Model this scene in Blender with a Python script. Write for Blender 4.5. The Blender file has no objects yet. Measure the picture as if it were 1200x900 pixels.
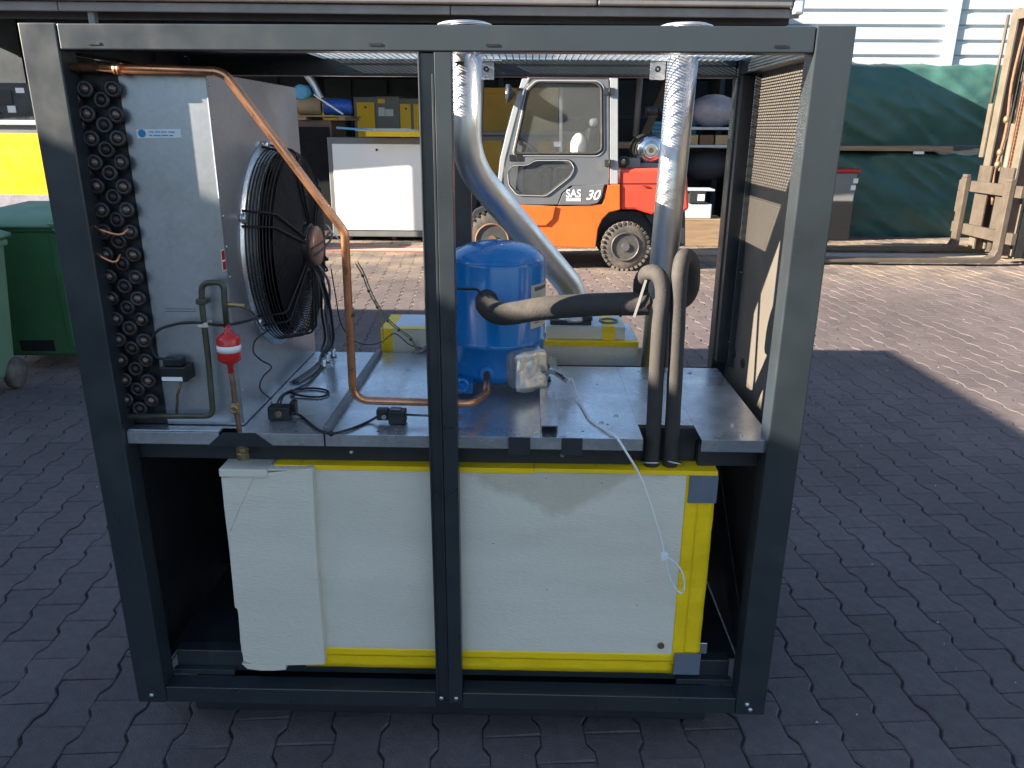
import bpy, bmesh, math, random
from mathutils import Vector, Matrix, Quaternion, noise
random.seed(7)
R = math.radians
scene = bpy.context.scene
col = scene.collection

# ---------------------------------------------------------------- camera
CAM = Vector((0.199, -1.696, 1.5925)); YAW, PITCH, ROLL, FPX = -0.02, 0.3202, 0.0067, 900.0
_f = Vector((math.sin(YAW)*math.cos(PITCH), math.cos(YAW)*math.cos(PITCH), -math.sin(PITCH)))
_r0 = Vector((math.cos(YAW), -math.sin(YAW), 0)); _u0 = _r0.cross(_f)
_r = _r0*math.cos(ROLL) + _u0*math.sin(ROLL); _u = _u0*math.cos(ROLL) - _r0*math.sin(ROLL)
cd = bpy.data.cameras.new("camera"); cam = bpy.data.objects.new("camera", cd); col.objects.link(cam)
cam.matrix_world = Matrix(((_r.x, _u.x, -_f.x, CAM.x), (_r.y, _u.y, -_f.y, CAM.y), (_r.z, _u.z, -_f.z, CAM.z), (0, 0, 0, 1)))
cd.sensor_width = 36; cd.lens = 36*FPX/1200; cd.clip_start = 0.05; cd.clip_end = 2000
scene.camera = cam

# ---------------------------------------------------------------- sky, sun, exposure
SUN = Vector((1.0, 0.28, -0.41)).normalized()          # the way the light travels
w = bpy.data.worlds.new("World"); scene.world = w; w.use_nodes = True
nt = w.node_tree; nt.nodes.clear()
sky = nt.nodes.new('ShaderNodeTexSky'); sky.sky_type = 'NISHITA'; sky.sun_disc = False
sky.sun_elevation = math.asin(-SUN.z); sky.sun_rotation = math.atan2(-SUN.x, -SUN.y)
sky.air_density = 1.0; sky.dust_density = 0.6; sky.ozone_density = 1.6
bg = nt.nodes.new('ShaderNodeBackground'); bg.inputs['Strength'].default_value = 0.060
wo = nt.nodes.new('ShaderNodeOutputWorld')
nt.links.new(sky.outputs[0], bg.inputs[0]); nt.links.new(bg.outputs[0], wo.inputs[0])
sd = bpy.data.lights.new("sun", 'SUN'); sd.energy = 5.0; sd.angle = R(0.3); sd.color = (1, 0.87, 0.70)
so = bpy.data.objects.new("sun", sd); col.objects.link(so); so.rotation_euler = SUN.to_track_quat('-Z', 'Y').to_euler()
so.location = (-8, -4, 9)
vs = scene.view_settings; vs.view_transform = 'Standard'; vs.look = 'None'; vs.gamma = 1; vs.use_curve_mapping = False
vs.exposure = 2.36

def at(px, py, x=None, y=None, z=None):
    """world point of a photo pixel on a plane of known x, y or z"""
    d = _f + _r*((px-600)/FPX) + _u*((450-py)/FPX)
    i, v = (0, x) if x is not None else ((1, y) if y is not None else (2, z))
    return CAM + d*((v-CAM[i])/d[i])

# ---------------------------------------------------------------- materials
MATS = {}
def mat(name, color, rough=0.6, metal=0.0, vary=0.12, scale=8.0, bump=0.0, bscale=60.0, dirt=None, dirt_amt=0.0,
        dirt_scale=3.0, stretch=(1, 1, 1), rvary=0.1, spec=0.5, tone=False, trans=0.0, coat=0.0, spangle=0.0, ior=1.45):
    m = bpy.data.materials.new(name); m.use_nodes = True; t = m.node_tree; n = t.nodes; L = t.links
    b = n['Principled BSDF']
    tc = n.new('ShaderNodeTexCoord'); mp = n.new('ShaderNodeMapping'); mp.inputs['Scale'].default_value = stretch
    L.new(tc.outputs['Object'], mp.inputs[0])
    nz = n.new('ShaderNodeTexNoise'); nz.inputs['Scale'].default_value = scale; nz.inputs['Detail'].default_value = 6
    nz.inputs['Roughness'].default_value = 0.62
    L.new(mp.outputs[0], nz.inputs['Vector'])
    mr = n.new('ShaderNodeMapRange'); mr.inputs[1].default_value = 0.3; mr.inputs[2].default_value = 0.7
    mr.inputs[3].default_value = 1-vary; mr.inputs[4].default_value = 1+vary
    L.new(nz.outputs[0], mr.inputs[0])
    mul = n.new('ShaderNodeVectorMath'); mul.operation = 'SCALE'; mul.inputs[0].default_value = color[:3]
    L.new(mr.outputs[0], mul.inputs['Scale']); out = mul.outputs[0]
    if tone:
        at_ = n.new('ShaderNodeAttribute'); at_.attribute_name = 'tone'
        oi = n.new('ShaderNodeObjectInfo')
        ad = n.new('ShaderNodeMath'); ad.operation = 'ADD'; L.new(at_.outputs['Fac'], ad.inputs[0]); L.new(oi.outputs['Random'], ad.inputs[1])
        fr = n.new('ShaderNodeMath'); fr.operation = 'FRACT'; L.new(ad.outputs[0], fr.inputs[0])
        m2 = n.new('ShaderNodeMapRange'); m2.inputs[3].default_value = 1-tone; m2.inputs[4].default_value = 1+tone; L.new(fr.outputs[0], m2.inputs[0])
        s2 = n.new('ShaderNodeVectorMath'); s2.operation = 'SCALE'; L.new(out, s2.inputs[0]); L.new(m2.outputs[0], s2.inputs['Scale']); out = s2.outputs[0]
    if spangle:
        vo = n.new('ShaderNodeTexVoronoi'); vo.inputs['Scale'].default_value = 95; L.new(tc.outputs['Object'], vo.inputs['Vector'])
        sx = n.new('ShaderNodeSeparateColor'); L.new(vo.outputs['Color'], sx.inputs[0])
        m3 = n.new('ShaderNodeMapRange'); m3.inputs[3].default_value = 1-spangle; m3.inputs[4].default_value = 1+spangle*0.5; L.new(sx.outputs[0], m3.inputs[0])
        s3 = n.new('ShaderNodeVectorMath'); s3.operation = 'SCALE'; L.new(out, s3.inputs[0]); L.new(m3.outputs[0], s3.inputs['Scale']); out = s3.outputs[0]
    dm = None
    if dirt:
        dz = n.new('ShaderNodeTexNoise'); dz.inputs['Scale'].default_value = dirt_scale; dz.inputs['Detail'].default_value = 9; dz.inputs['Roughness'].default_value = 0.7
        dmap = n.new('ShaderNodeMapping'); dmap.inputs['Location'].default_value = (3.1, 7.7, 1.3); dmap.inputs['Scale'].default_value = stretch
        L.new(tc.outputs['Object'], dmap.inputs[0]); L.new(dmap.outputs[0], dz.inputs['Vector'])
        dr = n.new('ShaderNodeMapRange'); dr.inputs[1].default_value = 0.62-0.3*dirt_amt; dr.inputs[2].default_value = 0.78-0.1*dirt_amt
        dr.inputs[4].default_value = min(1, dirt_amt+0.25); L.new(dz.outputs[0], dr.inputs[0])
        mx = n.new('ShaderNodeMix'); mx.data_type = 'RGBA'; L.new(dr.outputs[0], mx.inputs[0]); L.new(out, mx.inputs[6]); mx.inputs[7].default_value = (*dirt, 1)
        out = mx.outputs[2]; dm = dr
    L.new(out, b.inputs['Base Color'])
    rr = n.new('ShaderNodeMapRange'); rr.inputs[1].default_value = 0.3; rr.inputs[2].default_value = 0.7
    rr.inputs[3].default_value = max(0.03, rough-rvary); rr.inputs[4].default_value = min(1, rough+rvary)
    nr = n.new('ShaderNodeTexNoise'); nr.inputs['Scale'].default_value = scale*2.3; nr.inputs['Detail'].default_value = 5
    L.new(mp.outputs[0], nr.inputs['Vector']); L.new(nr.outputs[0], rr.inputs[0]); L.new(rr.outputs[0], b.inputs['Roughness'])
    b.inputs['Metallic'].default_value = metal; b.inputs['IOR'].default_value = ior
    b.inputs['Specular IOR Level'].default_value = spec
    b.inputs['Transmission Weight'].default_value = trans; b.inputs['Coat Weight'].default_value = coat
    if bump:
        bz = n.new('ShaderNodeTexNoise'); bz.inputs['Scale'].default_value = bscale; bz.inputs['Detail'].default_value = 5
        L.new(mp.outputs[0], bz.inputs['Vector'])
        bp = n.new('ShaderNodeBump'); bp.inputs['Strength'].default_value = bump; bp.inputs['Distance'].default_value = 0.01
        L.new(bz.outputs[0], bp.inputs['Height']); L.new(bp.outputs[0], b.inputs['Normal'])
    MATS[name] = m; return m

mat('frame_paint', (0.021, 0.028, 0.034), 0.36, 0.0, 0.10, 5, 0.02, 500, dirt=(0.12, 0.115, 0.10), dirt_amt=0.06, dirt_scale=6, spec=0.9)
mat('dark_steel', (0.022, 0.026, 0.032), 0.5, 0.0, 0.2, 6, dirt=(0.06, 0.055, 0.05), dirt_amt=0.2)
mat('panel_inside', (0.105, 0.095, 0.083), 0.5, 0, 0.08, 3)
mat('shaded_yellow', (0.40, 0.23, 0.02), 0.5, 0, 0.1, 3)  # yellow paint darkened in its colour to stand in for the shed's shade
mat('galvanised', (0.62, 0.65, 0.68), 0.30, 0.85, 0.10, 3, 0.05, 30, dirt=(0.27, 0.26, 0.25), dirt_amt=0.22, dirt_scale=4, spangle=0.10)
mat('galvanised_box', (0.42, 0.45, 0.49), 0.38, 0.8, 0.08, 2, 0.03, 14, dirt=(0.30, 0.30, 0.30), dirt_amt=0.12, dirt_scale=3, spangle=0.06)
mat('aluminium', (0.62, 0.62, 0.63), 0.42, 0.95, 0.10, 7, 0.0, 14, stretch=(1, 1, 0.25), dirt=(0.42, 0.41, 0.40), dirt_amt=0.18)
mat('foil', (0.62, 0.60, 0.56), 0.34, 0.8, 0.12, 12, 0.5, 22)
mat('copper', (0.70, 0.32, 0.17), 0.32, 0.9, 0.2, 12, 0.05, 40, dirt=(0.20, 0.10, 0.06), dirt_amt=0.3, dirt_scale=16)
mat('bend_patina', (0.045, 0.032, 0.030), 0.45, 0.5, 0.3, 30, dirt=(0.10, 0.06, 0.045), dirt_amt=0.2, dirt_scale=25)
mat('collar_grey', (0.040, 0.036, 0.036), 0.42, 0.3, 0.3, 30)
mat('tube_end', (0.16, 0.12, 0.105), 0.35, 0.6, 0.3, 30)
mat('copper_dull', (0.20, 0.12, 0.085), 0.5, 0.6, 0.3, 30, dirt=(0.10, 0.10, 0.07), dirt_amt=0.4, dirt_scale=20)
mat('brass', (0.33, 0.25, 0.13), 0.45, 0.8, 0.25, 30, dirt=(0.12, 0.10, 0.06), dirt_amt=0.4, dirt_scale=30)
mat('old_pipe', (0.085, 0.085, 0.062), 0.5, 0.5, 0.25, 30, dirt=(0.14, 0.08, 0.05), dirt_amt=0.2, dirt_scale=20)
mat('blue_paint', (0.008, 0.165, 0.46), 0.24, 0.0, 0.08, 6, 0.03, 80, dirt=(0.03, 0.10, 0.25), dirt_amt=0.1, coat=0.4)
mat('matt_black', (0.006, 0.007, 0.009), 0.7, 0, 0.1, 5, spec=0.2)
mat('guard_black', (0.012, 0.012, 0.014), 0.6, 0, 0.2, 20)
mat('black_plastic', (0.012, 0.012, 0.014), 0.45, 0, 0.2, 20)
mat('black_rubber', (0.025, 0.024, 0.024), 0.75, 0, 0.25, 20, 0.3, 80, dirt=(0.16, 0.13, 0.10), dirt_amt=0.25, dirt_scale=8)
mat('foam_rubber', (0.040, 0.037, 0.035), 0.8, 0, 0.12, 10, 0.12, 160, dirt=(0.13, 0.115, 0.10), dirt_amt=0.30, dirt_scale=5)
mat('styrofoam', (0.68, 0.63, 0.53), 0.8, 0, 0.07, 4, 0.26, 190, stretch=(0.35, 1, 1.6), dirt=(0.46, 0.42, 0.34), dirt_amt=0.22, dirt_scale=2.6, spec=0.3)
mat('yellow_tape', (0.92, 0.60, 0.010), 0.35, 0, 0.10, 10, 0.6, 20, stretch=(0.5, 1, 1), dirt=(0.42, 0.32, 0.02), dirt_amt=0.15, dirt_scale=7)
mat('grey_tape', (0.13, 0.155, 0.19), 0.45, 0, 0.12, 10, 0.3, 20)
mat('white_tape', (0.60, 0.66, 0.74), 0.4, 0, 0.1, 10, 0.4, 20)
mat('yellow_paint', (0.78, 0.50, 0.015), 0.4, 0, 0.06, 3, dirt=(0.40, 0.28, 0.05), dirt_amt=0.1)
mat('white_paint', (0.80, 0.80, 0.76), 0.42, 0, 0.03, 3, dirt=(0.5, 0.45, 0.38), dirt_amt=0.04)
mat('grey_paint', (0.16, 0.165, 0.17), 0.45, 0, 0.1, 4, dirt=(0.25, 0.22, 0.18), dirt_amt=0.15)
mat('forklift_orange', (0.72, 0.125, 0.022), 0.33, 0, 0.06, 3, coat=0.3, dirt=(0.40, 0.16, 0.07), dirt_amt=0.15, dirt_scale=4)
mat('forklift_red', (0.60, 0.060, 0.032), 0.33, 0, 0.06, 3, coat=0.3, dirt=(0.35, 0.10, 0.06), dirt_amt=0.15)
mat('forklift_grey', (0.115, 0.125, 0.14), 0.42, 0, 0.08, 4, dirt=(0.22, 0.20, 0.17), dirt_amt=0.2)
mat('forklift_light_grey', (0.30, 0.32, 0.34), 0.42, 0, 0.08, 4, dirt=(0.26, 0.24, 0.20), dirt_amt=0.15)
mat('glass', (0.62, 0.66, 0.68), 0.06, 0, 0.10, 3, trans=0.94, ior=1.2, rvary=0.05)
mat('white_vinyl', (0.75, 0.75, 0.75), 0.4, 0, 0.03)
mat('paper', (0.62, 0.68, 0.72), 0.5, 0, 0.08, 30)
mat('label_paper', (0.55, 0.50, 0.42), 0.55, 0, 0.08, 30)
mat('print_blue', (0.02, 0.22, 0.42), 0.5)
mat('print_dark', (0.10, 0.10, 0.10), 0.6)
mat('red_plastic', (0.42, 0.015, 0.012), 0.4, 0, 0.1, 8)
mat('red_paint', (0.50, 0.02, 0.018), 0.3, 0, 0.12, 8, coat=0.3)
mat('bin_green', (0.035, 0.115, 0.045), 0.45, 0, 0.15, 3, 0.15, 90, dirt=(0.12, 0.14, 0.10), dirt_amt=0.25, dirt_scale=4)
mat('bin_light_green', (0.11, 0.20, 0.12), 0.5, 0, 0.12, 3, 0.15, 90, dirt=(0.16, 0.17, 0.13), dirt_amt=0.2, dirt_scale=4)
mat('tarp', (0.035, 0.098, 0.085), 0.42, 0, 0.12, 2.5, 0.5, 5, dirt=(0.08, 0.13, 0.115), dirt_amt=0.2, dirt_scale=3)
mat('siding', (0.42, 0.46, 0.50), 0.45, 0, 0.05, 2, dirt=(0.40, 0.40, 0.38), dirt_amt=0.1)
mat('fascia', (0.20, 0.19, 0.19), 0.42, 0.3, 0.15, 2, 0.03, 6, dirt=(0.35, 0.25, 0.20), dirt_amt=0.25, dirt_scale=1.5)
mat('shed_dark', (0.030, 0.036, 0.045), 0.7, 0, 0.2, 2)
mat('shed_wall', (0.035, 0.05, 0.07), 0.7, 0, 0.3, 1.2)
mat('wood', (0.26, 0.18, 0.11), 0.7, 0, 0.25, 8, 0.2, 40, stretch=(0.3, 1, 3), dirt=(0.16, 0.12, 0.08), dirt_amt=0.25)
mat('worn_steel', (0.090, 0.074, 0.060), 0.55, 0.2, 0.2, 6, 0.2, 50, dirt=(0.13, 0.09, 0.065), dirt_amt=0.3, dirt_scale=7)
mat('mast_cream', (0.125, 0.108, 0.085), 0.5, 0.1, 0.18, 5, 0.15, 50, dirt=(0.16, 0.10, 0.06), dirt_amt=0.25, dirt_scale=6)
mat('mast_brown', (0.10, 0.06, 0.05), 0.55, 0.1, 0.2, 5)
mat('rust', (0.16, 0.085, 0.05), 0.7, 0.1, 0.3, 20)
mat('cardboard', (0.36, 0.25, 0.14), 0.75, 0, 0.12, 6)
mat('blue_wrap', (0.03, 0.10, 0.42), 0.35, 0, 0.2, 20, 0.5, 25)
mat('light_blue', (0.10, 0.35, 0.58), 0.45, 0, 0.1, 20)
mat('grey_sheet', (0.30, 0.29, 0.34), 0.35, 0, 0.2, 8, 0.6, 10)
mat('tyre', (0.055, 0.050, 0.046), 0.85, 0, 0.2, 8, 0.2, 60, dirt=(0.22, 0.18, 0.14), dirt_amt=0.55, dirt_scale=5)
mat('rim', (0.07, 0.07, 0.07), 0.45, 0.3, 0.2, 8, dirt=(0.25, 0.2, 0.15), dirt_amt=0.3)
mat('chrome', (0.62, 0.63, 0.64), 0.18, 1.0, 0.05, 4)
mat('hub_copper', (0.36, 0.20, 0.14), 0.42, 0.6, 0.1, 8)
mat('wire_white', (0.72, 0.72, 0.72), 0.45, 0, 0.05)
mat('wire_grey', (0.20, 0.20, 0.21), 0.5, 0, 0.1)
mat('wire_yellow', (0.42, 0.38, 0.08), 0.5, 0, 0.1)
mat('wall_plaster', (0.42, 0.40, 0.37), 0.8, 0, 0.1, 1)
mat('paver', (0.109, 0.090, 0.090), 0.78, 0, 0.18, 26, 0.55, 190, dirt=(0.23, 0.205, 0.18), dirt_amt=0.10, dirt_scale=18, tone=0.10, spec=0.35)
mat('joint_sand', (0.050, 0.043, 0.040), 0.95, 0, 0.3, 30, 0.4, 80, spec=0.2)
mat('concrete_strip', (0.30, 0.27, 0.24), 0.85, 0, 0.12, 8)
mat('faded_red', (0.36, 0.09, 0.06), 0.7, 0, 0.2, 12)

mat('stained_foam', (0.68, 0.63, 0.53), 0.8, 0, 0.07, 4, 0.26, 190, stretch=(0.35, 1, 1.6), dirt=(0.46, 0.42, 0.34), dirt_amt=0.24, dirt_scale=2.6, spec=0.3)
def foam_stain(m):
    # brown water stain hanging from the top edge right of the middle, and a grubby line along the bottom
    t = m.node_tree; n = t.nodes; L = t.links; b = n['Principled BSDF']; src = b.inputs['Base Color'].links[0].from_socket
    g = n.new('ShaderNodeNewGeometry'); sp = n.new('ShaderNodeSeparateXYZ'); L.new(g.outputs['Position'], sp.inputs[0])
    nz = n.new('ShaderNodeTexNoise'); nz.inputs['Scale'].default_value = 9; nz.inputs['Detail'].default_value = 8; L.new(g.outputs['Position'], nz.inputs['Vector'])
    def M(op, a, b_):
        k = n.new('ShaderNodeMath'); k.operation = op; k.use_clamp = op == 'MULTIPLY'
        for i, v in enumerate((a, b_)):
            if isinstance(v, (int, float)): k.inputs[i].default_value = v
            else: L.new(v, k.inputs[i])
        return k.outputs[0]
    dx = M('SUBTRACT', sp.outputs['X'], 0.27); dx2 = M('MULTIPLY', M('ABSOLUTE', dx, 0), 0.55)
    e = M('SUBTRACT', M('ADD', sp.outputs['Z'], M('MULTIPLY', nz.outputs[0], 0.16)), M('ADD', dx2, 0.72))
    r1_ = n.new('ShaderNodeMapRange'); r1_.inputs[1].default_value = 0.0; r1_.inputs[2].default_value = 0.03; L.new(e, r1_.inputs[0])
    r2_ = n.new('ShaderNodeMapRange'); r2_.inputs[1].default_value = 0.30; r2_.inputs[2].default_value = 0.22; L.new(M('ADD', sp.outputs['Z'], M('MULTIPLY', nz.outputs[0], 0.06)), r2_.inputs[0])
    fac = M('MULTIPLY', M('ADD', M('MULTIPLY', r1_.outputs[0], 0.5), M('MULTIPLY', r2_.outputs[0], 0.4)), M('ADD', nz.outputs[0], 0.3))
    mx = n.new('ShaderNodeMix'); mx.data_type = 'RGBA'; L.new(fac, mx.inputs[0]); L.new(src, mx.inputs[6]); mx.inputs[7].default_value = (0.34, 0.28, 0.18, 1)
    L.new(mx.outputs[2], b.inputs['Base Color'])
foam_stain(MATS['stained_foam'])
# dust and wear laid over the paving, in world coordinates, so it crosses the stones
def paving_extra(m):
    t = m.node_tree; n = t.nodes; L = t.links; b = n['Principled BSDF']
    src = b.inputs['Base Color'].links[0].from_socket
    g = n.new('ShaderNodeNewGeometry'); nz = n.new('ShaderNodeTexNoise'); nz.inputs['Scale'].default_value = 0.7; nz.inputs['Detail'].default_value = 8; nz.inputs['Roughness'].default_value = 0.65
    L.new(g.outputs['Position'], nz.inputs['Vector'])
    mr = n.new('ShaderNodeMapRange'); mr.inputs[1].default_value = 0.35; mr.inputs[2].default_value = 0.7; mr.inputs[3].default_value = 0.84; mr.inputs[4].default_value = 1.22
    L.new(nz.outputs[0], mr.inputs[0])
    s = n.new('ShaderNodeVectorMath'); s.operation = 'SCALE'; L.new(src, s.inputs[0]); L.new(mr.outputs[0], s.inputs['Scale'])
    # a band of sandy dust in front of the stacked tarpaulins
    sp = n.new('ShaderNodeSeparateXYZ'); L.new(g.outputs['Position'], sp.inputs[0])
    my = n.new('ShaderNodeMapRange'); my.inputs[1].default_value = 6.0; my.inputs[2].default_value = 8.3; L.new(sp.outputs['Y'], my.inputs[0])
    n2 = n.new('ShaderNodeTexNoise'); n2.inputs['Scale'].default_value = 2.2; n2.inputs['Detail'].default_value = 8; L.new(g.outputs['Position'], n2.inputs['Vector'])
    m2 = n.new('ShaderNodeMapRange'); m2.inputs[1].default_value = 0.35; m2.inputs[2].default_value = 0.65; L.new(n2.outputs[0], m2.inputs[0])
    mm = n.new('ShaderNodeMath'); mm.operation = 'MULTIPLY'; L.new(my.outputs[0], mm.inputs[0]); L.new(m2.outputs[0], mm.inputs[1])
    mx = n.new('ShaderNodeMix'); mx.data_type = 'RGBA'; L.new(mm.outputs[0], mx.inputs[0]); L.new(s.outputs[0], mx.inputs[6]); mx.inputs[7].default_value = (0.27, 0.215, 0.165, 1)
    L.new(mx.outputs[2], b.inputs['Base Color'])
paving_extra(MATS['paver'])

# ---------------------------------------------------------------- mesh helpers
def smooth_path(pts, n=6):
    pts = [Vector(p) for p in pts]
    if len(pts) < 3: return pts
    P = [pts[0]*2-pts[1]] + pts + [pts[-1]*2-pts[-2]]; out = []
    for i in range(1, len(P)-2):
        for k in range(n):
            t = k/n; a, b, c, d = P[i-1], P[i], P[i+1], P[i+2]
            out.append(0.5*((2*b)+(c-a)*t+(2*a-5*b+4*c-d)*t*t+(3*b-a-3*c+d)*t*t*t))
    out.append(pts[-1]); return out

def arc_path(pts, r, n=7):
    """polyline whose corners are bent to radius r"""
    pts = [Vector(p) for p in pts]; out = [pts[0]]
    for i in range(1, len(pts)-1):
        a, b, c = pts[i-1], pts[i], pts[i+1]
        u = (a-b).normalized(); v = (c-b).normalized(); ang = u.angle(v)
        d = min(r/math.tan(ang/2), (a-b).length*0.49, (c-b).length*0.49)
        p0, p1 = b+u*d, b+v*d
        for k in range(n+1):
            t = k/n; out.append(p0*(1-t)**2 + b*2*t*(1-t) + p1*t*t)
    out.append(pts[-1]); return out

class MB:
    def __init__(s): s.v = []; s.f = []; s.sm = []; s.tone = []
    def add(s, vs, fs, smooth=False):
        o = len(s.v); s.v += [Vector(v) for v in vs]; s.f += [tuple(i+o for i in f) for f in fs]; s.sm += [smooth]*len(fs); return s
    def box(s, x0, x1, y0, y1, z0, z1):
        vs = [(x, y, z) for z in (z0, z1) for y in (y0, y1) for x in (x0, x1)]
        return s.add(vs, [(0, 2, 3, 1), (4, 5, 7, 6), (0, 1, 5, 4), (2, 6, 7, 3), (0, 4, 6, 2), (1, 3, 7, 5)])
    def bar(s, a, b, w_, h_, up=(0, 0, 1)):
        a, b = Vector(a), Vector(b); d = (b-a).normalized(); up = Vector(up)
        x = d.cross(up)
        if x.length < 1e-4: x = d.cross(Vector((1, 0, 0)))
        x.normalize(); y = x.cross(d).normalized()
        vs = [p + x*sx*w_/2 + y*sy*h_/2 for p in (a, b) for sx, sy in ((-1, -1), (1, -1), (1, 1), (-1, 1))]
        return s.add(vs, [(0, 1, 2, 3), (7, 6, 5, 4), (0, 4, 5, 1), (1, 5, 6, 2), (2, 6, 7, 3), (3, 7, 4, 0)])
    def tube(s, path, r, n=12, cap=True):
        path = [Vector(p) for p in path]; rs = r if isinstance(r, (list, tuple)) else [r]*len(path)
        t0 = (path[1]-path[0]).normalized(); nx = t0.orthogonal().normalized(); vs = []; fs = []
        for i, p in enumerate(path):
            t = (path[min(i+1, len(path)-1)]-path[max(i-1, 0)]).normalized()
            nx = (nx - t*nx.dot(t)).normalized(); ny = t.cross(nx)
            for k in range(n):
                a = 2*math.pi*k/n; vs.append(p + (nx*math.cos(a)+ny*math.sin(a))*rs[i])
        for i in range(len(path)-1):
            for k in range(n):
                k2 = (k+1) % n; fs.append((i*n+k, i*n+k2, (i+1)*n+k2, (i+1)*n+k))
        s.add(vs, fs, True)
        if cap:
            o = len(s.v)-len(vs); s.f.append(tuple(o+k for k in reversed(range(n)))); s.f.append(tuple(o+len(vs)-n+k for k in range(n))); s.sm += [False, False]
        return s
    def lathe(s, prof, c=(0, 0, 0), axis=(0, 0, 1), n=32, smooth=True):
        """prof: list of (radius, height) revolved round the axis through c"""
        ax = Vector(axis).normalized(); nx = ax.orthogonal().normalized(); ny = ax.cross(nx); c = Vector(c); vs = []; fs = []
        for r_, h in prof:
            for k in range(n):
                a = 2*math.pi*k/n; vs.append(c + ax*h + (nx*math.cos(a)+ny*math.sin(a))*r_)
        for i in range(len(prof)-1):
            for k in range(n):
                k2 = (k+1) % n; fs.append((i*n+k, i*n+k2, (i+1)*n+k2, (i+1)*n+k))
        o = len(s.v); s.add(vs, fs, smooth)
        if prof[0][0] > 1e-4: s.f.append(tuple(o+k for k in reversed(range(n)))); s.sm.append(False)
        if prof[-1][0] > 1e-4: s.f.append(tuple(o+len(vs)-n+k for k in range(n))); s.sm.append(False)
        return s
    def cyl(s, a, b, r, n=20):
        a, b = Vector(a), Vector(b); return s.lathe([(r, 0), (r, (b-a).length)], a, b-a, n)
    def prism(s, pts, off):
        """closed outline (3-D points, coplanar) pushed along off"""
        n = len(pts); off = Vector(off); pts = [Vector(p) for p in pts]
        return s.add(pts+[p+off for p in pts], [tuple(range(n)), tuple(reversed(range(n, 2*n)))] + [(i, i+n, (i+1) % n+n, (i+1) % n) for i in range(n)])
    def torus(s, c, axis, r, t, n=40, m=6):
        ax = Vector(axis).normalized(); nx = ax.orthogonal().normalized(); ny = ax.cross(nx); c = Vector(c); vs = []; fs = []
        for i in range(n):
            a = 2*math.pi*i/n; d = nx*math.cos(a)+ny*math.sin(a)
            for k in range(m):
                b = 2*math.pi*k/m; vs.append(c + d*(r+t*math.cos(b)) + ax*t*math.sin(b))
        for i in range(n):
            for k in range(m):
                i2, k2 = (i+1) % n, (k+1) % m; fs.append((i*m+k, i*m+k2, i2*m+k2, i2*m+k))
        return s.add(vs, fs, True)
    def ball(s, c, r, sc=(1, 1, 1), n=16):
        vs = []; fs = []; m = n//2; c = Vector(c)
        for i in range(m+1):
            th = math.pi*i/m
            for k in range(n):
                a = 2*math.pi*k/n; vs.append(c+Vector((math.sin(th)*math.cos(a)*sc[0], math.sin(th)*math.sin(a)*sc[1], math.cos(th)*sc[2]))*r)
        for i in range(m):
            for k in range(n):
                k2 = (k+1) % n; fs.append((i*n+k, (i+1)*n+k, (i+1)*n+k2, i*n+k2))
        return s.add(vs, fs, True)
    def build(s, name, material, parent=None, bevel=0.0, label=None, kind=None, seg=2):
        me = bpy.data.meshes.new(name); org = Vector((0, 0, 0))
        if parent is not None: org = WORLD[parent.name]
        me.from_pydata([tuple(v-org) for v in s.v], [], s.f)
        me.polygons.foreach_set('use_smooth', s.sm)
        bm = bmesh.new(); bm.from_mesh(me); bmesh.ops.remove_doubles(bm, verts=bm.verts, dist=1e-6) if len(s.v) < 60000 else None
        bmesh.ops.recalc_face_normals(bm, faces=bm.faces)
        if bevel:
            es = [e for e in bm.edges if len(e.link_faces) == 2 and e.calc_face_angle(0) > 0.6]
            if es: bmesh.ops.bevel(bm, geom=es, offset=bevel, segments=seg, profile=0.5, affect='EDGES', clamp_overlap=True)
        bm.to_mesh(me); bm.free()
        if s.tone:
            a = me.attributes.new('tone', 'FLOAT', 'FACE')
            if len(me.polygons) == len(s.tone): a.data.foreach_set('value', s.tone)
        me.materials.append(MATS[material] if isinstance(material, str) else material)
        o = bpy.data.objects.new(name, me); col.objects.link(o); WORLD[o.name] = org
        if parent is not None: o.parent = parent
        if label: o['label'] = label
        if kind: o['kind'] = kind
        return o
WORLD = {}

def thing(name, label, cat, loc=(0, 0, 0), group=None):
    o = bpy.data.objects.new(name, None); col.objects.link(o); o.location = loc; o.empty_display_size = 0.1
    WORLD[o.name] = Vector(loc); o['label'] = label; o['category'] = cat
    if group: o['group'] = group
    return o
def tag(o, label, cat, group=None):
    o['label'] = label; o['category'] = cat
    if group: o['group'] = group
    return o
def bx(name, material, parent, x0, x1, y0, y1, z0, z1, bevel=0.002, **k):
    return MB().box(x0, x1, y0, y1, z0, z1).build(name, material, parent, bevel, **k)
def pipe(name, material, parent, path, r, n=12, **k):
    return MB().tube(path, r, n).build(name, material, parent, **k)
def text(name, s, size, loc, rot, material, parent, depth=0.0015, font_scale=(1, 1, 1), shear=0):
    cu = bpy.data.curves.new(name, 'FONT'); cu.body = s; cu.size = size; cu.extrude = depth; cu.shear = shear; cu.offset = 0.0022*(size > 0.1); cu.align_x = 'CENTER'; cu.align_y = 'CENTER'
    t = bpy.data.objects.new(name+'_curve', cu); col.objects.link(t)
    dg = bpy.context.evaluated_depsgraph_get(); me = bpy.data.meshes.new_from_object(t.evaluated_get(dg))
    col.objects.unlink(t); bpy.data.objects.remove(t)
    me.materials.clear(); me.materials.append(MATS[material])
    me.transform(Matrix.LocRotScale(Vector(loc)-(WORLD[parent.name] if parent else Vector()), rot, Vector(font_scale)))
    o = bpy.data.objects.new(name, me); col.objects.link(o); WORLD[o.name] = WORLD[parent.name] if parent else Vector()
    if parent: o.parent = parent
    return o
from mathutils import Euler
FRONT = Euler((R(90), 0, 0)).to_quaternion()
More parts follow.
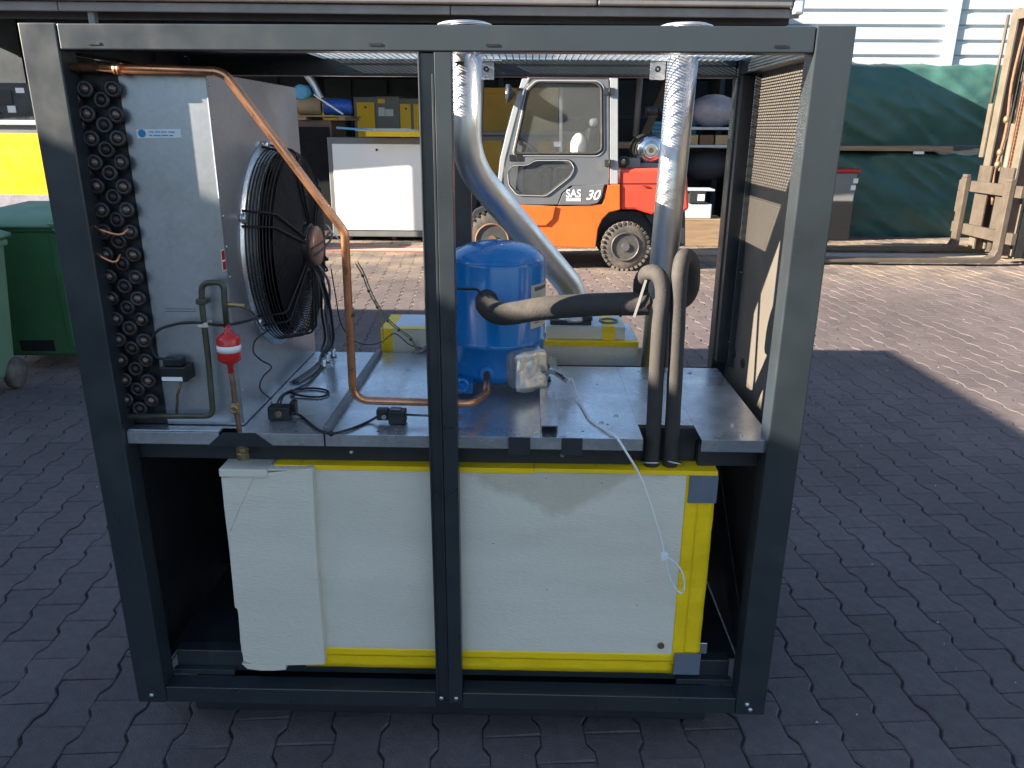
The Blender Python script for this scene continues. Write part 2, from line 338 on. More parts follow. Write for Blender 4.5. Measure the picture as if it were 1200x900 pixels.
def quad_text_lines(mb, x0, x1, y, z0, z1, rows, rnd):
    """thin printed lines (illegible in the photograph) 1 mm proud of a label on a y-facing face"""
    h = (z1-z0)/rows
    for i in range(rows):
        a = x0 + (x1-x0)*0.06; 
        while a < x1-(x1-x0)*0.12:
            l = (x1-x0)*rnd.uniform(0.08, 0.25); b = min(a+l, x1-(x1-x0)*0.05)
            mb.box(a, b, y-0.0006, y, z0+h*(i+0.35), z0+h*(i+0.62)); a = b+(x1-x0)*0.05

#================================================================ GROUND
g = MB(); g.add([(-300, -300, -0.007), (300, -300, -0.007), (300, 500, -0.009), (-300, 500, -0.007)], [(0, 1, 2, 3)])
ground = g.build('ground', 'joint_sand', kind='structure')
# double-T interlocking stones: 200 long, 165 / 118 wide, laid 141 x 200 with every other file shifted by half
L_, WA, WB = 0.200, 0.0800, 0.0610
GAP = 0.0018
prof = [(-WA, -0.1), (WA, -0.1), (WA, -0.070), (WB, -0.040), (WB, 0.040), (WA, 0.070), (WA, 0.1), (-WA, 0.1), (-WA, 0.070), (-WB, 0.040), (-WB, -0.040), (-WA, -0.070)]
def inset(pts, d):
    out = []; n = len(pts)
    for i in range(n):
        p0, p1, p2 = Vector(pts[i-1]), Vector(pts[i]), Vector(pts[(i+1) % n])
        e1 = (p1-p0).normalized(); e2 = (p2-p1).normalized()
        n1 = Vector((-e1.y, e1.x)); n2 = Vector((-e2.y, e2.x)); b = (n1+n2); b.normalize()
        out.append(p1 + b*(d/max(0.3, b.dot(n1))))
    return out
ring0 = inset(prof, GAP/2); ring1 = inset(prof, GAP/2+0.0038)
def stone(M, dz, tl):
    vs = [M @ Vector((p.x, p.y, -0.03)) for p in ring0] + [M @ Vector((p.x, p.y, -0.0042+dz)) for p in ring0] + [M @ Vector((p.x, p.y, -0.001+dz+p.x*tl)) for p in ring1]
    fs = []
    for i in range(12):
        j = (i+1) % 12; fs += [(i, j, 12+j, 12+i), (12+i, 12+j, 24+j, 24+i)]
    # the top, split in two wide ends and the waist so every face is convex
    T = lambda *k: tuple(24+i for i in k)
    fs += [T(0, 1, 2, 11), T(11, 2, 3, 10), T(10, 3, 4, 9), T(9, 4, 5, 8), T(8, 5, 6, 7)]
    return vs, fs
sv, sf = stone(Matrix.Identity(4), 0, 0)
sme = bpy.data.meshes.new('paver'); sme.from_pydata(sv, [], sf); sme.materials.append(MATS['paver'])
PA = R(4.6); rot = Matrix.Rotation(PA, 4, 'Z'); cells = []
def topx(p):
    d = Vector(p)-CAM; w_ = d.dot(_f)
    return None if w_ < 0.2 else (600+FPX*d.dot(_r)/w_, 450-FPX*d.dot(_u)/w_, w_)
for i in range(-75, 110):
    for j in range(-16, 66):
        p = rot @ Vector((i*0.141+0.03, j*0.2+(0.1 if i % 2 else 0), 0))
        if -9.5 < p.x < 13 and -2.6 < p.y < 12.2:
            if topx(p) is None:
                if abs(p.x) > 2.5: continue
                cells.append((1e9, p, i, j)); continue
            u, v, w_ = topx(p); vis = -60 < u < 1260 and v < 960 and not (-0.85 < p.x < 0.85 and -0.02 < p.y < 1.0)
            if p.y < 9 or vis: cells.append((w_ if vis else 1e6+w_, p, i, j))
cells.sort(key=lambda c: c[0])
rnd = random.Random(3)
field = MB()
for k, (w_, p, i, j) in enumerate(cells):
    dz = rnd.uniform(-0.0022, 0.0022); tl = rnd.uniform(-0.02, 0.02); dr = rnd.gauss(0, 0.007)
    M = Matrix.Translation((p.x+rnd.uniform(-1, 1)*0.0008, p.y, 0)) @ Matrix.Rotation(PA+dr, 4, 'Z')
    if k < 300:
        o = bpy.data.objects.new('paver', sme); col.objects.link(o); o.parent = ground
        o.matrix_local = M @ Matrix.Rotation(tl, 4, 'Y') @ Matrix.Translation((0, 0, dz))
    else:
        vs_, fs_ = stone(M, dz, tl); field.add(vs_, fs_); tn = rnd.random(); field.tone += [tn]*len(fs_)
# build without welding so each stone keeps its own faces
me = bpy.data.meshes.new('paving_field'); me.from_pydata([tuple(v) for v in field.v], [], field.f)
a_ = me.attributes.new('tone', 'FLOAT', 'FACE'); a_.data.foreach_set('value', field.tone); me.materials.append(MATS['paver'])
pf = bpy.data.objects.new('paver_field', me); col.objects.link(pf); pf['kind'] = 'stuff'; pf.parent = ground
# grit and scraps of litter on the stones
grit = MB()
for k in range(420):
    x, y = rnd.uniform(-3.5, 4.5), rnd.uniform(-0.9, 6)
    s_ = rnd.choice([0.0015, 0.002, 0.003, 0.004]) * rnd.uniform(0.7, 1.4); z0 = 0.001
    grit.add([(x-s_, y-s_*rnd.random(), z0), (x+s_, y-s_*.5, z0), (x+s_*.4, y+s_, z0), (x, y, z0+s_*0.9)], [(0, 2, 1), (0, 1, 3), (1, 2, 3), (2, 0, 3)])
mat('grit', (0.55, 0.53, 0.5), 0.8)
go = grit.build('grit', 'grit', kind='stuff'); tag(go, 'pale grit and tiny scraps scattered over the block paving', 'grit')
# concrete channel with red edges in front of the open shed
st = MB(); a, b = at(300, 283, z=0), at(640, 303, z=0)
cs = MB().box(-3.9, 6.5, 8.75, 9.12, -0.01, 0.006).build('concrete_channel', 'concrete_strip', kind='structure')
for y_ in (8.72, 9.13):
    MB().box(-3.9, -0.3, y_, y_+0.06, -0.004, 0.011).build('red_edge_strip', 'faded_red', cs)

#================================================================ MACHINE FRAME
W = 0.85; ZT = 1.793; ZB = 0.10; YD = 0.75
fr = thing('equipment_rack', 'tall open dark grey steel equipment rack with a galvanised deck halfway up', 'rack', (0, 0.37, ZB))
def post(x0, x1, y0, y1, z0=ZB, z1=ZT): return bx('corner_post', 'frame_paint', fr, x0, x1, y0, y1, z0, z1, 0.003)
for sx in (-1, 1):
    a, b = sorted((sx*W, sx*0.772)); post(a, b, 0, 0.062)
    a, b = sorted((sx*W, sx*0.795)); post(a, b, YD-0.06, YD)
bx('top_beam', 'frame_paint', fr, -0.770, 0.770, 0.001, 0.05, 1.742, ZT-0.001, 0.003)
bx('top_beam', 'frame_paint', fr, -0.793, 0.793, YD-0.045, YD-0.001, 1.738, ZT-0.001, 0.003)
for sx in (-1, 1):
    a, b = sorted((sx*0.848, sx*0.80)); bx('top_beam', 'frame_paint', fr, a, b, 0.064, YD-0.062, 1.745, ZT-0.002, 0.003)
bx('top_beam', 'frame_paint', fr, -0.012, 0.022, 0.052, YD-0.047, 1.762, 1.786, 0.002, label='narrow middle beam under the roof mesh')
# slots punched in the front beam
for x in at(110, 52, y=0).x, at(440, 54, y=0).x, at(577, 54, y=0).x, at(915, 55, y=0).x:
    bx('slot', 'black_plastic', fr, x-0.013, x+0.013, -0.0008, 0.0004, 1.752, 1.757, 0)
# middle post: a C profile open to the front, wide flange on the right
cp = MB().prism([(-0.033, 0, ZB+.02), (-0.029, 0, ZB+.02), (-0.029, 0.012, ZB+.02), (0.001, 0.012, ZB+.02), (0.001, 0.0, ZB+.02), (0.036, 0.0, ZB+.02), (0.036, 0.040, ZB+.02), (-0.033, 0.040, ZB+.02)], (0, 0, 1.741-ZB-.02))
cp.build('centre_post', 'frame_paint', fr, 0.0012)
bx('centre_post_rib', 'frame_paint', fr, -0.006, -0.0005, 0.004, 0.0118, 0.2, 1.700, 0.001)
bx('rear_centre_post', 'frame_paint', fr, -0.028, 0.022, YD-0.04, YD-0.001, ZB, 1.737, 0.002)
# base: front rail, tray, dark block underneath
bx('base_rail', 'frame_paint', fr, -0.771, -0.0345, 0.003, 0.055, ZB+0.0005, 0.150, 0.002)
bx('base_rail', 'frame_paint', fr, 0.0375, 0.771, 0.003, 0.055, ZB+0.0005, 0.150, 0.002)
bx('base_cross_rail', 'frame_paint', fr, -0.765, 0.765, 0.075, 0.115, 0.150, 0.215, 0.002)
bx('base_pan', 'dark_steel', fr, -0.793, 0.793, 0.116, YD-0.062, 0.190, 0.196, 0)
bx('base_bracket', 'frame_paint', fr, -0.77, -0.60, 0.056, 0.074, 0.150, 0.166, 0.001)
bx('base_bracket', 'frame_paint', fr, 0.62, 0.77, 0.056, 0.074, 0.150, 0.166, 0.001)
bx('dark_base', 'dark_steel', fr, -0.74, 0.72, 0.09, YD-0.03, 0.0, ZB-0.001, 0.004)  # dark block standing in for the shadow under the rack
# lower closing panels
bx('rear_panel', 'dark_steel', fr, -0.793, 0.793, YD-0.020, YD-0.016, ZB+0.002, 0.855, 0)
bx('side_panel', 'dark_steel', fr, -0.846, -0.842, 0.063, YD-0.061, ZB+0.002, 1.744, 0)
bx('side_panel', 'panel_inside', fr, 0.838, 0.842, 0.063, YD-0.061, ZB+0.002, 1.744, 0)
# side panel furniture: folded returns and two knock-outs
bx('panel_return', 'frame_paint', fr, 0.800, 0.8375, 0.655, 0.688, 0.895, 1.742, 0.001)
bx('panel_return', 'frame_paint', fr, 0.822, 0.8375, 0.600, 0.606, 0.895, 1.742, 0.001)
bx('panel_return', 'frame_paint', fr, 0.815, 0.8375, 0.063, 0.085, 0.895, 1.742, 0.001)
for px, py in ((860, 414), (870, 426)):
    p = at(px, py, x=0.836); MB().torus((0.836, p.y, p.z), (1, 0, 0), 0.011, 0.003, 20).cyl((0.8365, p.y, p.z), (0.8375, p.y, p.z), 0.008).build('knockout', 'dark_steel', fr)
for py, px in ((163, 855), (318, 867), (402, 856)):
    p = at(px, py, x=0.833); MB().bar((0.833, p.y-0.022, p.z), (0.833, p.y+0.022, p.z), 0.004, 0.003).build('clip', 'galvanised', fr)
bx('bracket_arm', 'frame_paint', fr, 0.6, 0.795, YD-0.10, YD-0.08, 1.735, 1.741, 0.001)
# lower right: sloping stay seen beside the tank
MB().bar((0.80, 0.12, 0.24), (0.80, 0.60, 0.62), 0.003, 0.10).build('side_stay', 'frame_paint', fr)
# roof: solid sheet at the left, wire grid over the rest
bx('roof_sheet', 'dark_steel', fr, -0.80, -0.40, 0.051, YD-0.046, 1.7875, 1.7895, 0)
rm = MB(); x = -0.398
while x < 0.80:
    rm.box(x, x+0.003, 0.050, YD-0.045, 1.7812, 1.7835); x += 0.0182
y = 0.056
while y < YD-0.05:
    rm.box(-0.40, 0.80, y, y+0.003, 1.7838, 1.7855); y += 0.0182
rm.build('roof_grid', 'galvanised', fr, kind='stuff')
# bolts
for x, z in ((-0.81, 0.125), (0.81, 0.118), (0.80, 0.135), (-0.02, 0.135), (0.02, 0.135)):
    MB().lathe([(0.006, 0), (0.006, 0.003), (0.003, 0.0045), (0.0001, 0.005)], (x, -0.0 if abs(x) > .5 else 0.0, z), (0, -1, 0), 10).build('bolt', 'galvanised', fr)
for px, py in ((405, 537), (660, 540)):
    p = at(px, py, y=0.01); MB().ball((p.x, 0.070, 0.822), 0.006).build('bolt', 'galvanised', fr)
# deck rail under the lip
bx('deck_rail', 'dark_steel', fr, -0.792, 0.462, 0.072, 0.11, 0.797, 0.858, 0.002)
bx('deck_rail', 'dark_steel', fr, 0.628, 0.792, 0.072, 0.11, 0.797, 0.858, 0.002)
bx('deck_rail', 'dark_steel', fr, 0.464, 0.626, 0.100, 0.14, 0.797, 0.858, 0.002)
# galvanised deck in folded trays, front lips broken by notches
DZ = 0.89
def deck(x0, x1, y1, lip=True, name='deck_panel'):
    m = MB().box(x0, x1, 0.0165, y1, DZ-0.0018, DZ)
    if lip: m.box(x0, x1, 0.0150, 0.0168, 0.860, DZ-0.0002)
    return m.build(name, 'galvanised', fr)
deck(-0.770, -0.545, 0.735)
deck(-0.2855, 0.155, 0.735)
deck(0.1556, 0.294, 0.735)
deck(0.2945, 0.480, 0.735 - 0.13)
deck(0.620, 0.792, 0.605)
# left tray with a slanting end
MB().prism([(-0.50, 0.0165, DZ), (-0.2905, 0.0165, DZ), (-0.2905, 0.735, DZ), (-0.545, 0.735, DZ), (-0.545, 0.05, DZ), (-0.50, 0.05, DZ)], (0, 0, -0.0018)).prism(
    [(-0.455, 0.0150, DZ-.0003), (-0.2905, 0.0150, DZ-.0003), (-0.2905, 0.0150, 0.860), (-0.415, 0.0150, 0.860)], (0, 0.0015, 0)).build('deck_panel', 'galvanised', fr)
# right trays between and behind the hose notch
MB().box(0.4805, 0.6195, 0.112, 0.605, DZ-0.0018, DZ).build('deck_panel', 'galvanised', fr)
for x0, x1, xa, xb in ((0.440, 0.4795, 0.395, 0.4795), (0.6205, 0.66, 0.6205, 0.70)):
    pass
for x0, x1 in ((0.157, 0.210), (0.285, 0.335)):
    MB().box(x0, x1, 0.0105, 0.0145, 0.846, DZ+0.001).build('deck_bracket', 'dark_steel', fr, 0.0008)
MB().prism([(0.475, 0.0995, DZ-.0025), (0.62, 0.0995, DZ-.0025), (0.66, 0.0995, 0.857), (0.42, 0.0995, 0.857)], (0, -0.003, 0)).build('deck_bracket', 'dark_steel', fr)
MB().prism([(-0.535, 0.012, 0.892), (-0.455, 0.012, 0.892), (-0.41, 0.012, 0.857), (-0.575, 0.012, 0.857)], (0, 0.003, 0)).build('deck_bracket', 'dark_steel', fr)
bx('deck_seam', 'dark_steel', fr, -0.2903, -0.2857, 0.018, 0.735, 0.862, DZ-0.003, 0)
bx('deck_stiffener', 'grey_paint', fr, -0.294, -0.276, 0.03, 0.72, DZ+0.0005, DZ+0.016, 0.002)
# U channels that carry the compressor feet
for x0, ys_ in ((0.217, 0.021), (-0.068, 0.16)):
    m = MB().box(x0, x0+0.017, ys_, 0.50, DZ+0.0004, DZ+0.003).box(x0+0.018, x0+0.0205, ys_+0.007, 0.50, DZ+0.0004, DZ+0.026)
    m.box(x0+0.0207, x0+0.0563, ys_+0.007, 0.50, DZ+0.024, DZ+0.0265).box(x0+0.0565, x0+0.059, ys_+0.007, 0.50, DZ+0.0004, DZ+0.026).box(x0+0.060, x0+0.077, ys_, 0.50, DZ+0.0004, DZ+0.003)
    m.build('support_channel', 'galvanised', fr)
rn = random.Random(5)
for px, py in ((683, 505), (347, 505), (370, 420), (478, 433), (443, 505), (700, 450), (722, 487), (705, 495), (712, 497), (748, 435), (752, 500), (858, 498), (868, 510), (808, 437), (651, 470), (657, 495), (176, 503), (240, 503), (220, 503), (330, 503)):
    p = at(px, py, z=DZ+0.001)
    if rn.random() < 0.55: MB().lathe([(0.0055, 0), (0.0055, 0.003), (0.0025, 0.004), (0.0001, 0.0042)], (p.x, p.y, DZ+0.0003), n=6, smooth=False).build('screw', 'galvanised', fr)
    else: MB().lathe([(0.003, 0), (0.0001, 0.0006)], (p.x, p.y, DZ+0.0003), n=10).build('hole', 'black_plastic', fr)
# duct brackets on the rear top beam
for px in (570, 771):
    p = at(px, 83, y=YD-0.055); m = MB().box(p.x-0.022, p.x+0.022, YD-0.052, YD-0.0465, p.z-0.024, p.z+0.024)
    b_ = m.build('duct_bracket', 'galvanised', fr, 0.001)
    MB().torus((p.x, YD-0.054, p.z+0.005), (0, 1, 0), 0.006, 0.0025, 16).build('bolt', 'dark_steel', b_)
    bx('bracket_flange', 'galvanised', b_, p.x-0.02, p.x+0.045, YD-0.075, YD-0.05, p.z+0.025, p.z+0.0275, 0)

#================================================================ CONDENSER BOX
cu_ = thing('condenser_unit', 'galvanised sheet metal condenser box with rows of copper return bends at its left', 'condenser', (-0.65, 0.39, DZ))
BZ = 1.703
MB().box(-0.690, -0.5005, 0.065, 0.0665, DZ+0.003, BZ).build('front_sheet', 'galvanised_box', cu_)
MB().box(-0.5015, -0.500, 0.067, 0.735, DZ+0.003, BZ+0.001).build('fan_side_sheet', 'galvanised_box', cu_)
MB().box(-0.83, -0.502, 0.068, 0.735, BZ+0.0015, BZ+0.003).build('top_sheet', 'galvanised_box', cu_)
MB().box(-0.83, -0.502, 0.733, 0.735, DZ+0.003, BZ).build('back_sheet', 'galvanised_box', cu_)
MB().box(-0.838, -0.691, 0.070, 0.0715, DZ+0.003, BZ).build('end_plate', 'dark_steel', cu_)
bx('sunlit_edge_strip', 'white_tape', cu_, -0.5012, -0.4992, 0.0484+.015, 0.0510+.015, 1.44, 1.655, 0)  # white strip painting the sun caught on the box corner
bx('sill', 'galvanised', cu_, -0.770, -0.545, 0.020, 0.049, DZ+0.001, DZ+0.004, 0.0008)
for k in range(11):
    z = 1.68-0.07*k
    MB().lathe([(0.003, 0), (0.003, 0.0012), (0.0001, 0.002)], (-0.4998, 0.077, z), (1, 0, 0), 8).build('rivet', 'galvanised', cu_)
# return bends: a tight U of copper tube standing out of the end plate, ringed by its collars
rb = random.Random(9)
for k in range(15):
    z = 1.668-0.0505*k
    for q, x in enumerate((-0.697, -0.757)):
        xo = -0.0012*k
        a, b = Vector((x+xo, 0.071, z)), Vector((x+xo-0.029, 0.071, z-0.021))
        m = MB(); depth = 0.020+rb.uniform(-0.004, 0.004); mid = (a+b)/2; half = (b-a)/2; pth = [a]
        for i_ in range(9):
            t = math.pi*i_/8; pth.append(mid - half*math.cos(t) + Vector((0, -1, 0))*(depth*0.5+math.sin(t)*0.006))
        pth.append(b); m.tube(pth, 0.0080, 10)
        o = m.build('return_bend', 'bend_patina', cu_)
        for n_i, p in enumerate((a, b)):
            dx_ = Vector((rb.uniform(-.0015, .0015), -0.022-rb.uniform(0, 0.006), rb.uniform(-.0015, .0015)))
            MB().torus(p+dx_, (rb.uniform(-.15, .15), 1, rb.uniform(-.15, .15)), 0.0142, 0.0048, 18, 6).build('collar', 'collar_grey', o)
            MB().lathe([(0.010, 0), (0.0095, 0.008), (0.006, 0.012), (0.0001, 0.0135)], p+dx_+Vector((0, 0.004, 0)), (0, -1, 0), 14).build('tube_end', 'tube_end' if n_i == 0 else 'bend_patina', o)
pipe('capillary_tube', 'copper', cu_, smooth_path([at(105, 262, y=.03), at(120, 270, y=.015), at(140, 275, y=.01), at(150, 268, y=.03)]), 0.0032, 8)
pipe('capillary_tube', 'copper', cu_, smooth_path([at(105, 290, y=.03), at(118, 300, y=.015), at(134, 307, y=.01), at(141, 298, y=.03)]), 0.0032, 8)
# maker's sticker: blue round mark and lines of print
p, q = at(161, 162, y=.065), at(212, 151, y=.065)
stc = MB().prism([(p.x, .0642, p.z), (q.x, .0642, p.z+0.002), (q.x, .0642, q.z), (p.x, .0642, q.z-0.002)], (0, .0006, 0)).build('sticker', 'paper', cu_)
cz = (p.z+q.z)/2
MB().lathe([(0.0085, 0), (0.0085, 0.0005)], (p.x+0.012, .0639, cz), (0, 1, 0), 20).build('round_mark', 'print_blue', stc)
m = MB(); quad_text_lines(m, p.x+0.024, q.x-0.01, .0640, p.z+0.003, q.z-0.003, 2, random.Random(1)); m.build('print', 'print_blue', stc)
for py in (362, 365):
    a, b = at(194, py, y=.065), at(230, py, y=.065); MB().box(a.x, b.x, .0640, .0648, a.z, a.z+0.0012).build('printed_line', 'print_dark', cu_)
# red warning label on the fan side
c0 = at(262, 305, x=-0.499)
rl = MB().box(-0.4998, -0.4990, c0.y-0.010, c0.y+0.010, c0.z-0.024, c0.z+0.024).build('warning_label', 'white_vinyl', cu_)
MB().box(-0.4989, -0.4984, c0.y-0.0085, c0.y+0.0085, c0.z-0.022, c0.z-0.003).build('print', 'red_plastic', rl)
MB().box(-0.4989, -0.4984, c0.y-0.0085, c0.y+0.0085, c0.z+0.001, c0.z+0.022).build('print', 'red_plastic', rl)

#================================================================ AXIAL FAN
FC = Vector((-0.4995, 0.43, 1.283)); FR = 0.262
fan = thing('axial_fan', 'black axial fan with domed wire guard and copper coloured hub on the condenser box', 'fan', FC)
X1 = Vector((1, 0, 0))
MB().lathe([(FR+0.012, 0.0), (FR+0.012, 0.003), (FR-0.004, 0.006), (FR-0.012, 0.035), (FR-0.016, 0.035), (FR-0.010, 0.004), (FR-0.010, 0.0)], FC, X1, 56).build('shroud', 'galvanised', fan)
MB().lathe([(FR-0.03, 0.004), (0.0001, 0.004)], FC, X1, 40).build('fan_opening', 'black_plastic', fan)
gd = MB()
prof_g = []
for i in range(8): prof_g.append((FR-0.004-0.0012*i, 0.010+0.0078*i))
for i in range(27):
    t = (i+1)/28; prof_g.append((FR-0.014-(FR-0.08)*t, 0.071+0.018*math.sin(t*math.pi/2)))
for r_, h in prof_g: gd.torus(FC+X1*h, X1, r_, 0.0019, 56, 5)
for k in range(6):
    a = R(90+60*k+8)
    for off in (-0.012, 0.012):
        d = Vector((0, math.cos(a), math.sin(a))); s_ = Vector((0, -math.sin(a), math.cos(a)))*off
        gd.tube(arc_path([FC+d*(FR+0.006)+s_*1.6, FC+d*(FR-0.010)+X1*0.080+s_*1.4, FC+d*0.060+X1*0.098+s_*0.6], 0.02, 4), 0.0032, 6)
gd.build('wire_guard', 'guard_black', fan)
for k in range(6):
    a = R(98+60*k); d = Vector((0, math.cos(a), math.sin(a)))
    MB().cyl(FC+d*(FR+0.006)+X1*0.001, FC+d*(FR+0.006)+X1*0.016, 0.012, 12).build('guard_mount', 'galvanised', fan)
MB().lathe([(0.062, 0.05), (0.062, 0.098), (0.058, 0.102)], FC, X1, 36).build('motor', 'black_plastic', fan)
MB().lathe([(0.0635, 0.070), (0.0635, 0.084)], FC, X1, 36).build('motor_band', 'galvanised', fan)
MB().lathe([(0.054, 0.098), (0.054, 0.116), (0.050, 0.120), (0.0001, 0.122)], FC, X1, 36).build('hub_cap', 'hub_copper', fan)
for k in range(7):
    a0 = 2*math.pi*k/7; vs_ = []; fs_ = []
    for i in range(6):
        r_ = 0.055+(FR-0.085)*i/5
        for j in range(5):
            a = a0+(j/4)*0.62+0.25*(i/5)**1.5; vs_.append(FC+Vector((0.058-0.045*j/4, r_*math.cos(a), r_*math.sin(a))))
    for i in range(5):
        for j in range(4): fs_.append((i*5+j, i*5+j+1, (i+1)*5+j+1, (i+1)*5+j))
    top = len(vs_); vs_ += [v+Vector((0.003, 0, 0)) for v in vs_]; fs_ += [tuple(i+top for i in reversed(f)) for f in fs_]
    MB().add(vs_, fs_, True).build('blade', 'black_plastic', fan)

#================================================================ COMPRESSOR
CC = Vector((0.112, 0.44, DZ)); CR = 0.137
co = thing('compressor', 'blue painted cylindrical refrigeration compressor with domed top standing on the deck', 'compressor', CC)
z0 = 0.024
MB().lathe([(0.001, z0), (CR-0.04, z0), (CR-0.012, z0+0.012), (CR-0.003, z0+0.035), (CR-0.002, z0+0.108), (CR+0.003, z0+0.110), (CR+0.004, z0+0.122), (CR, z0+0.124),
            (CR, z0+0.330), (CR-0.004, z0+0.345), (CR-0.022, z0+0.362), (CR-0.055, z0+0.377), (CR-0.095, z0+0.385), (0.0001, z0+0.387)], CC, n=64).build('shell', 'blue_paint', co)
MB().torus(CC+Vector((0, 0, z0+0.339)), (0, 0, 1), CR-0.002, 0.0014, 64, 6).build('weld_seam', 'blue_paint', co)
MB().box(CC.x-0.15, CC.x+0.15, CC.y-0.09, CC.y-0.04, DZ+0.037, DZ+0.045).box(CC.x-0.15, CC.x+0.15, CC.y+0.04, CC.y+0.09, DZ+0.037, DZ+0.045).build('base_bracket', 'blue_paint', co, 0.003)
for sx in (-1, 1):
    for sy in (-0.065, 0.065):
        f_ = MB().lathe([(0.018, 0.0265), (0.020, 0.029), (0.015, 0.033), (0.019, 0.036)], (CC.x+sx*0.137, CC.y+sy, DZ), n=18).build('rubber_foot', 'black_rubber', co)
# curved type label on the right of the shell
def shell_patch(a0, a1, za, zb, r_, material, name, parent, n=8):
    vs_ = []
    for i in range(n+1):
        a = a0+(a1-a0)*i/n
        for z in (za, zb): vs_.append(CC+Vector((math.sin(a)*r_, -math.cos(a)*r_, z)))
    return MB().add(vs_, [(2*i, 2*i+2, 2*i+3, 2*i+1) for i in range(n)]).build(name, material, parent)
lb = shell_patch(R(44), R(84), 0.185, 0.305, CR+0.0006, 'label_paper', 'type_label', co)
shell_patch(R(50), R(80), 0.288, 0.298, CR+0.0010, 'print_dark', 'print', lb)
for k in range(6): shell_patch(R(50), R(60+5*(k % 4)), 0.198+0.011*k, 0.201+0.011*k, CR+0.0010, 'print_dark', 'print', lb)
# terminal box wrapped in foil
tb = bmesh.new(); bmesh.ops.create_cube(tb, size=1); bmesh.ops.subdivide_edges(tb, edges=tb.edges, cuts=7, use_grid_fill=True)
T0 = Vector((CC.x+0.088, CC.y-0.125, DZ+0.080)); mtb = MB()
Mx = Matrix.Translation(T0) @ Matrix.Rotation(R(32), 4, 'Z')
for v in tb.verts:
    p = Vector(v.co); n_ = p.normalized(); l = 1-0.10*(abs(p.x*2)**4*abs(p.z*2)**4)
    cr = noise.noise(p*5)*0.006+abs(noise.noise(Vector((p.x*9, p.y*9, p.z*1.5))))*0.008
    v.co = Mx @ (Vector((p.x*0.100*l, p.y*0.055, p.z*0.108*l))+n_*cr)
mtb.add([v.co.copy() for v in tb.verts], [tuple(v.index for v in f.verts) for f in tb.faces], True); tb.free()
mtb.build('terminal_box', 'foil', co)
# suction port stub and the discharge port collar
s0 = CC+Vector((math.sin(R(4))*CR, -math.cos(R(4))*CR, 0.275)) - Vector((0.03, 0, 0))
MB().cyl(s0+Vector((0, 0.02, 0)), s0+Vector((0, -0.025, 0)), 0.026, 24).torus(s0+Vector((0, -0.018, 0)), (0, 1, 0), 0.026, 0.004, 24).build('suction_port', 'dark_steel', co)
s1 = Vector((at(571, 437, y=0.31).x, 0.312, at(571, 437, y=0.31).z))
MB().cyl(s1+Vector((0, 0.02, 0)), s1+Vector((0, -0.012, 0)), 0.019, 20).build('discharge_port', 'blue_paint', co)
MB().box(CC.x-0.115, CC.x-0.06, CC.y-0.155, CC.y-0.08, DZ+0.015, DZ+0.045).torus((CC.x-0.088, CC.y-0.158, DZ+0.04), (0, 1, 0), 0.016, 0.005).build('oil_plug_bracket', 'blue_paint', co, 0.003)
pipe('capillary_line', 'black_plastic', co, arc_path([at(505, 337, y=.28), at(560, 339, y=.26), at(568, 350, y=.25), s0+Vector((0, -0.02, 0.01))], .02), 0.0032, 8)
# leads at the terminal box
lead = T0+Vector((0.05, -0.01, -0.01))
for k, (dx, dz) in enumerate(((0.052, -0.005), (0.045, 0.003), (0.058, -0.012))):
    pipe('cable_lead', 'dark_steel' if k < 2 else 'wire_grey', co, smooth_path([lead, lead+Vector((0.02, -0.01, 0.008)), lead+Vector((dx, -0.03, dz))]), 0.0036 if k < 2 else 0.006, 8)

#================================================================ COPPER DISCHARGE PIPE
cpp = [(-0.80, 0.035, 1.712), at(262, 84, y=.045), at(404, 272, y=.07), at(413, 468, y=.075), at(560, 470, y=.12), Vector((s1.x, 0.30, s1.z))]
cpp[3].z += 0.002
c_ = thing('copper_pipe', 'bent copper discharge pipe running from the top left post down to the blue compressor', 'pipe', cpp[2])
pa = [Vector(cpp[0]), cpp[1], cpp[2], at(414, 469, y=.085), at(552, 473, y=.12), Vector((s1.x+.002, 0.24, s1.z-0.035)), Vector((s1.x, 0.305, s1.z))]
pipe('tube', 'copper', c_, arc_path(pa, 0.045, 9), 0.0098, 18)
for px in (137, 141): 
    p = at(px, 81, y=.036); MB().cyl((p.x-.004, .035, p.z), (p.x+.004, .035, p.z), 0.0128, 16).build('joint_collar', 'copper', c_)
p = at(410, 366, y=.08); MB().cyl((p.x, p.y, p.z-0.01), (p.x, p.y, p.z+0.01), 0.0112, 16).build('joint_collar', 'copper_dull', c_)

#================================================================ FOAM INSULATED HOSES
yh = 0.075
def hose(name, label, pts, r, seam=True, joints=()):
    t = thing(name, label, 'insulated pipe', pts[0])
    path = smooth_path(pts, 8); rs = [r*(1+0.05*noise.noise(p*14)) for p in path]
    pipe('foam_sleeve', 'foam_rubber', t, path, rs, 20)
    return t
h1 = hose('insulated_pipe', 'left of the two upright foam covered pipes, hooked over at its top',
     [at(763, 546, y=yh), at(766, 500, y=yh), at(769, 440, y=yh), at(773, 380, y=yh), at(777, 345, y=yh), at(773, 325, y=yh+.01), at(763, 319, y=yh+.03), at(753, 326, y=yh+.06), at(751, 343, y=yh+.09), at(757, 356, y=yh+.11)], 0.0185)
MB().torus(at(762, 541, y=yh), (0, 0.3, 1), 0.024, 0.0022, 24).build('wire_tie', 'galvanised', h1)
h2 = hose('insulated_pipe', 'right of the two upright foam covered pipes, looping right and back at its top',
     [at(785, 546, y=yh), at(788, 500, y=yh), at(791, 440, y=yh), at(794, 380, y=yh), at(796, 330, y=yh), at(799, 306, y=yh+.01), at(805, 300, y=yh+.05), at(811, 310, y=yh+.10), at(811, 335, y=yh+.14), at(803, 351, y=yh+.15), at(785, 357, y=yh+.14), at(768, 358, y=yh+.13)], 0.0185)
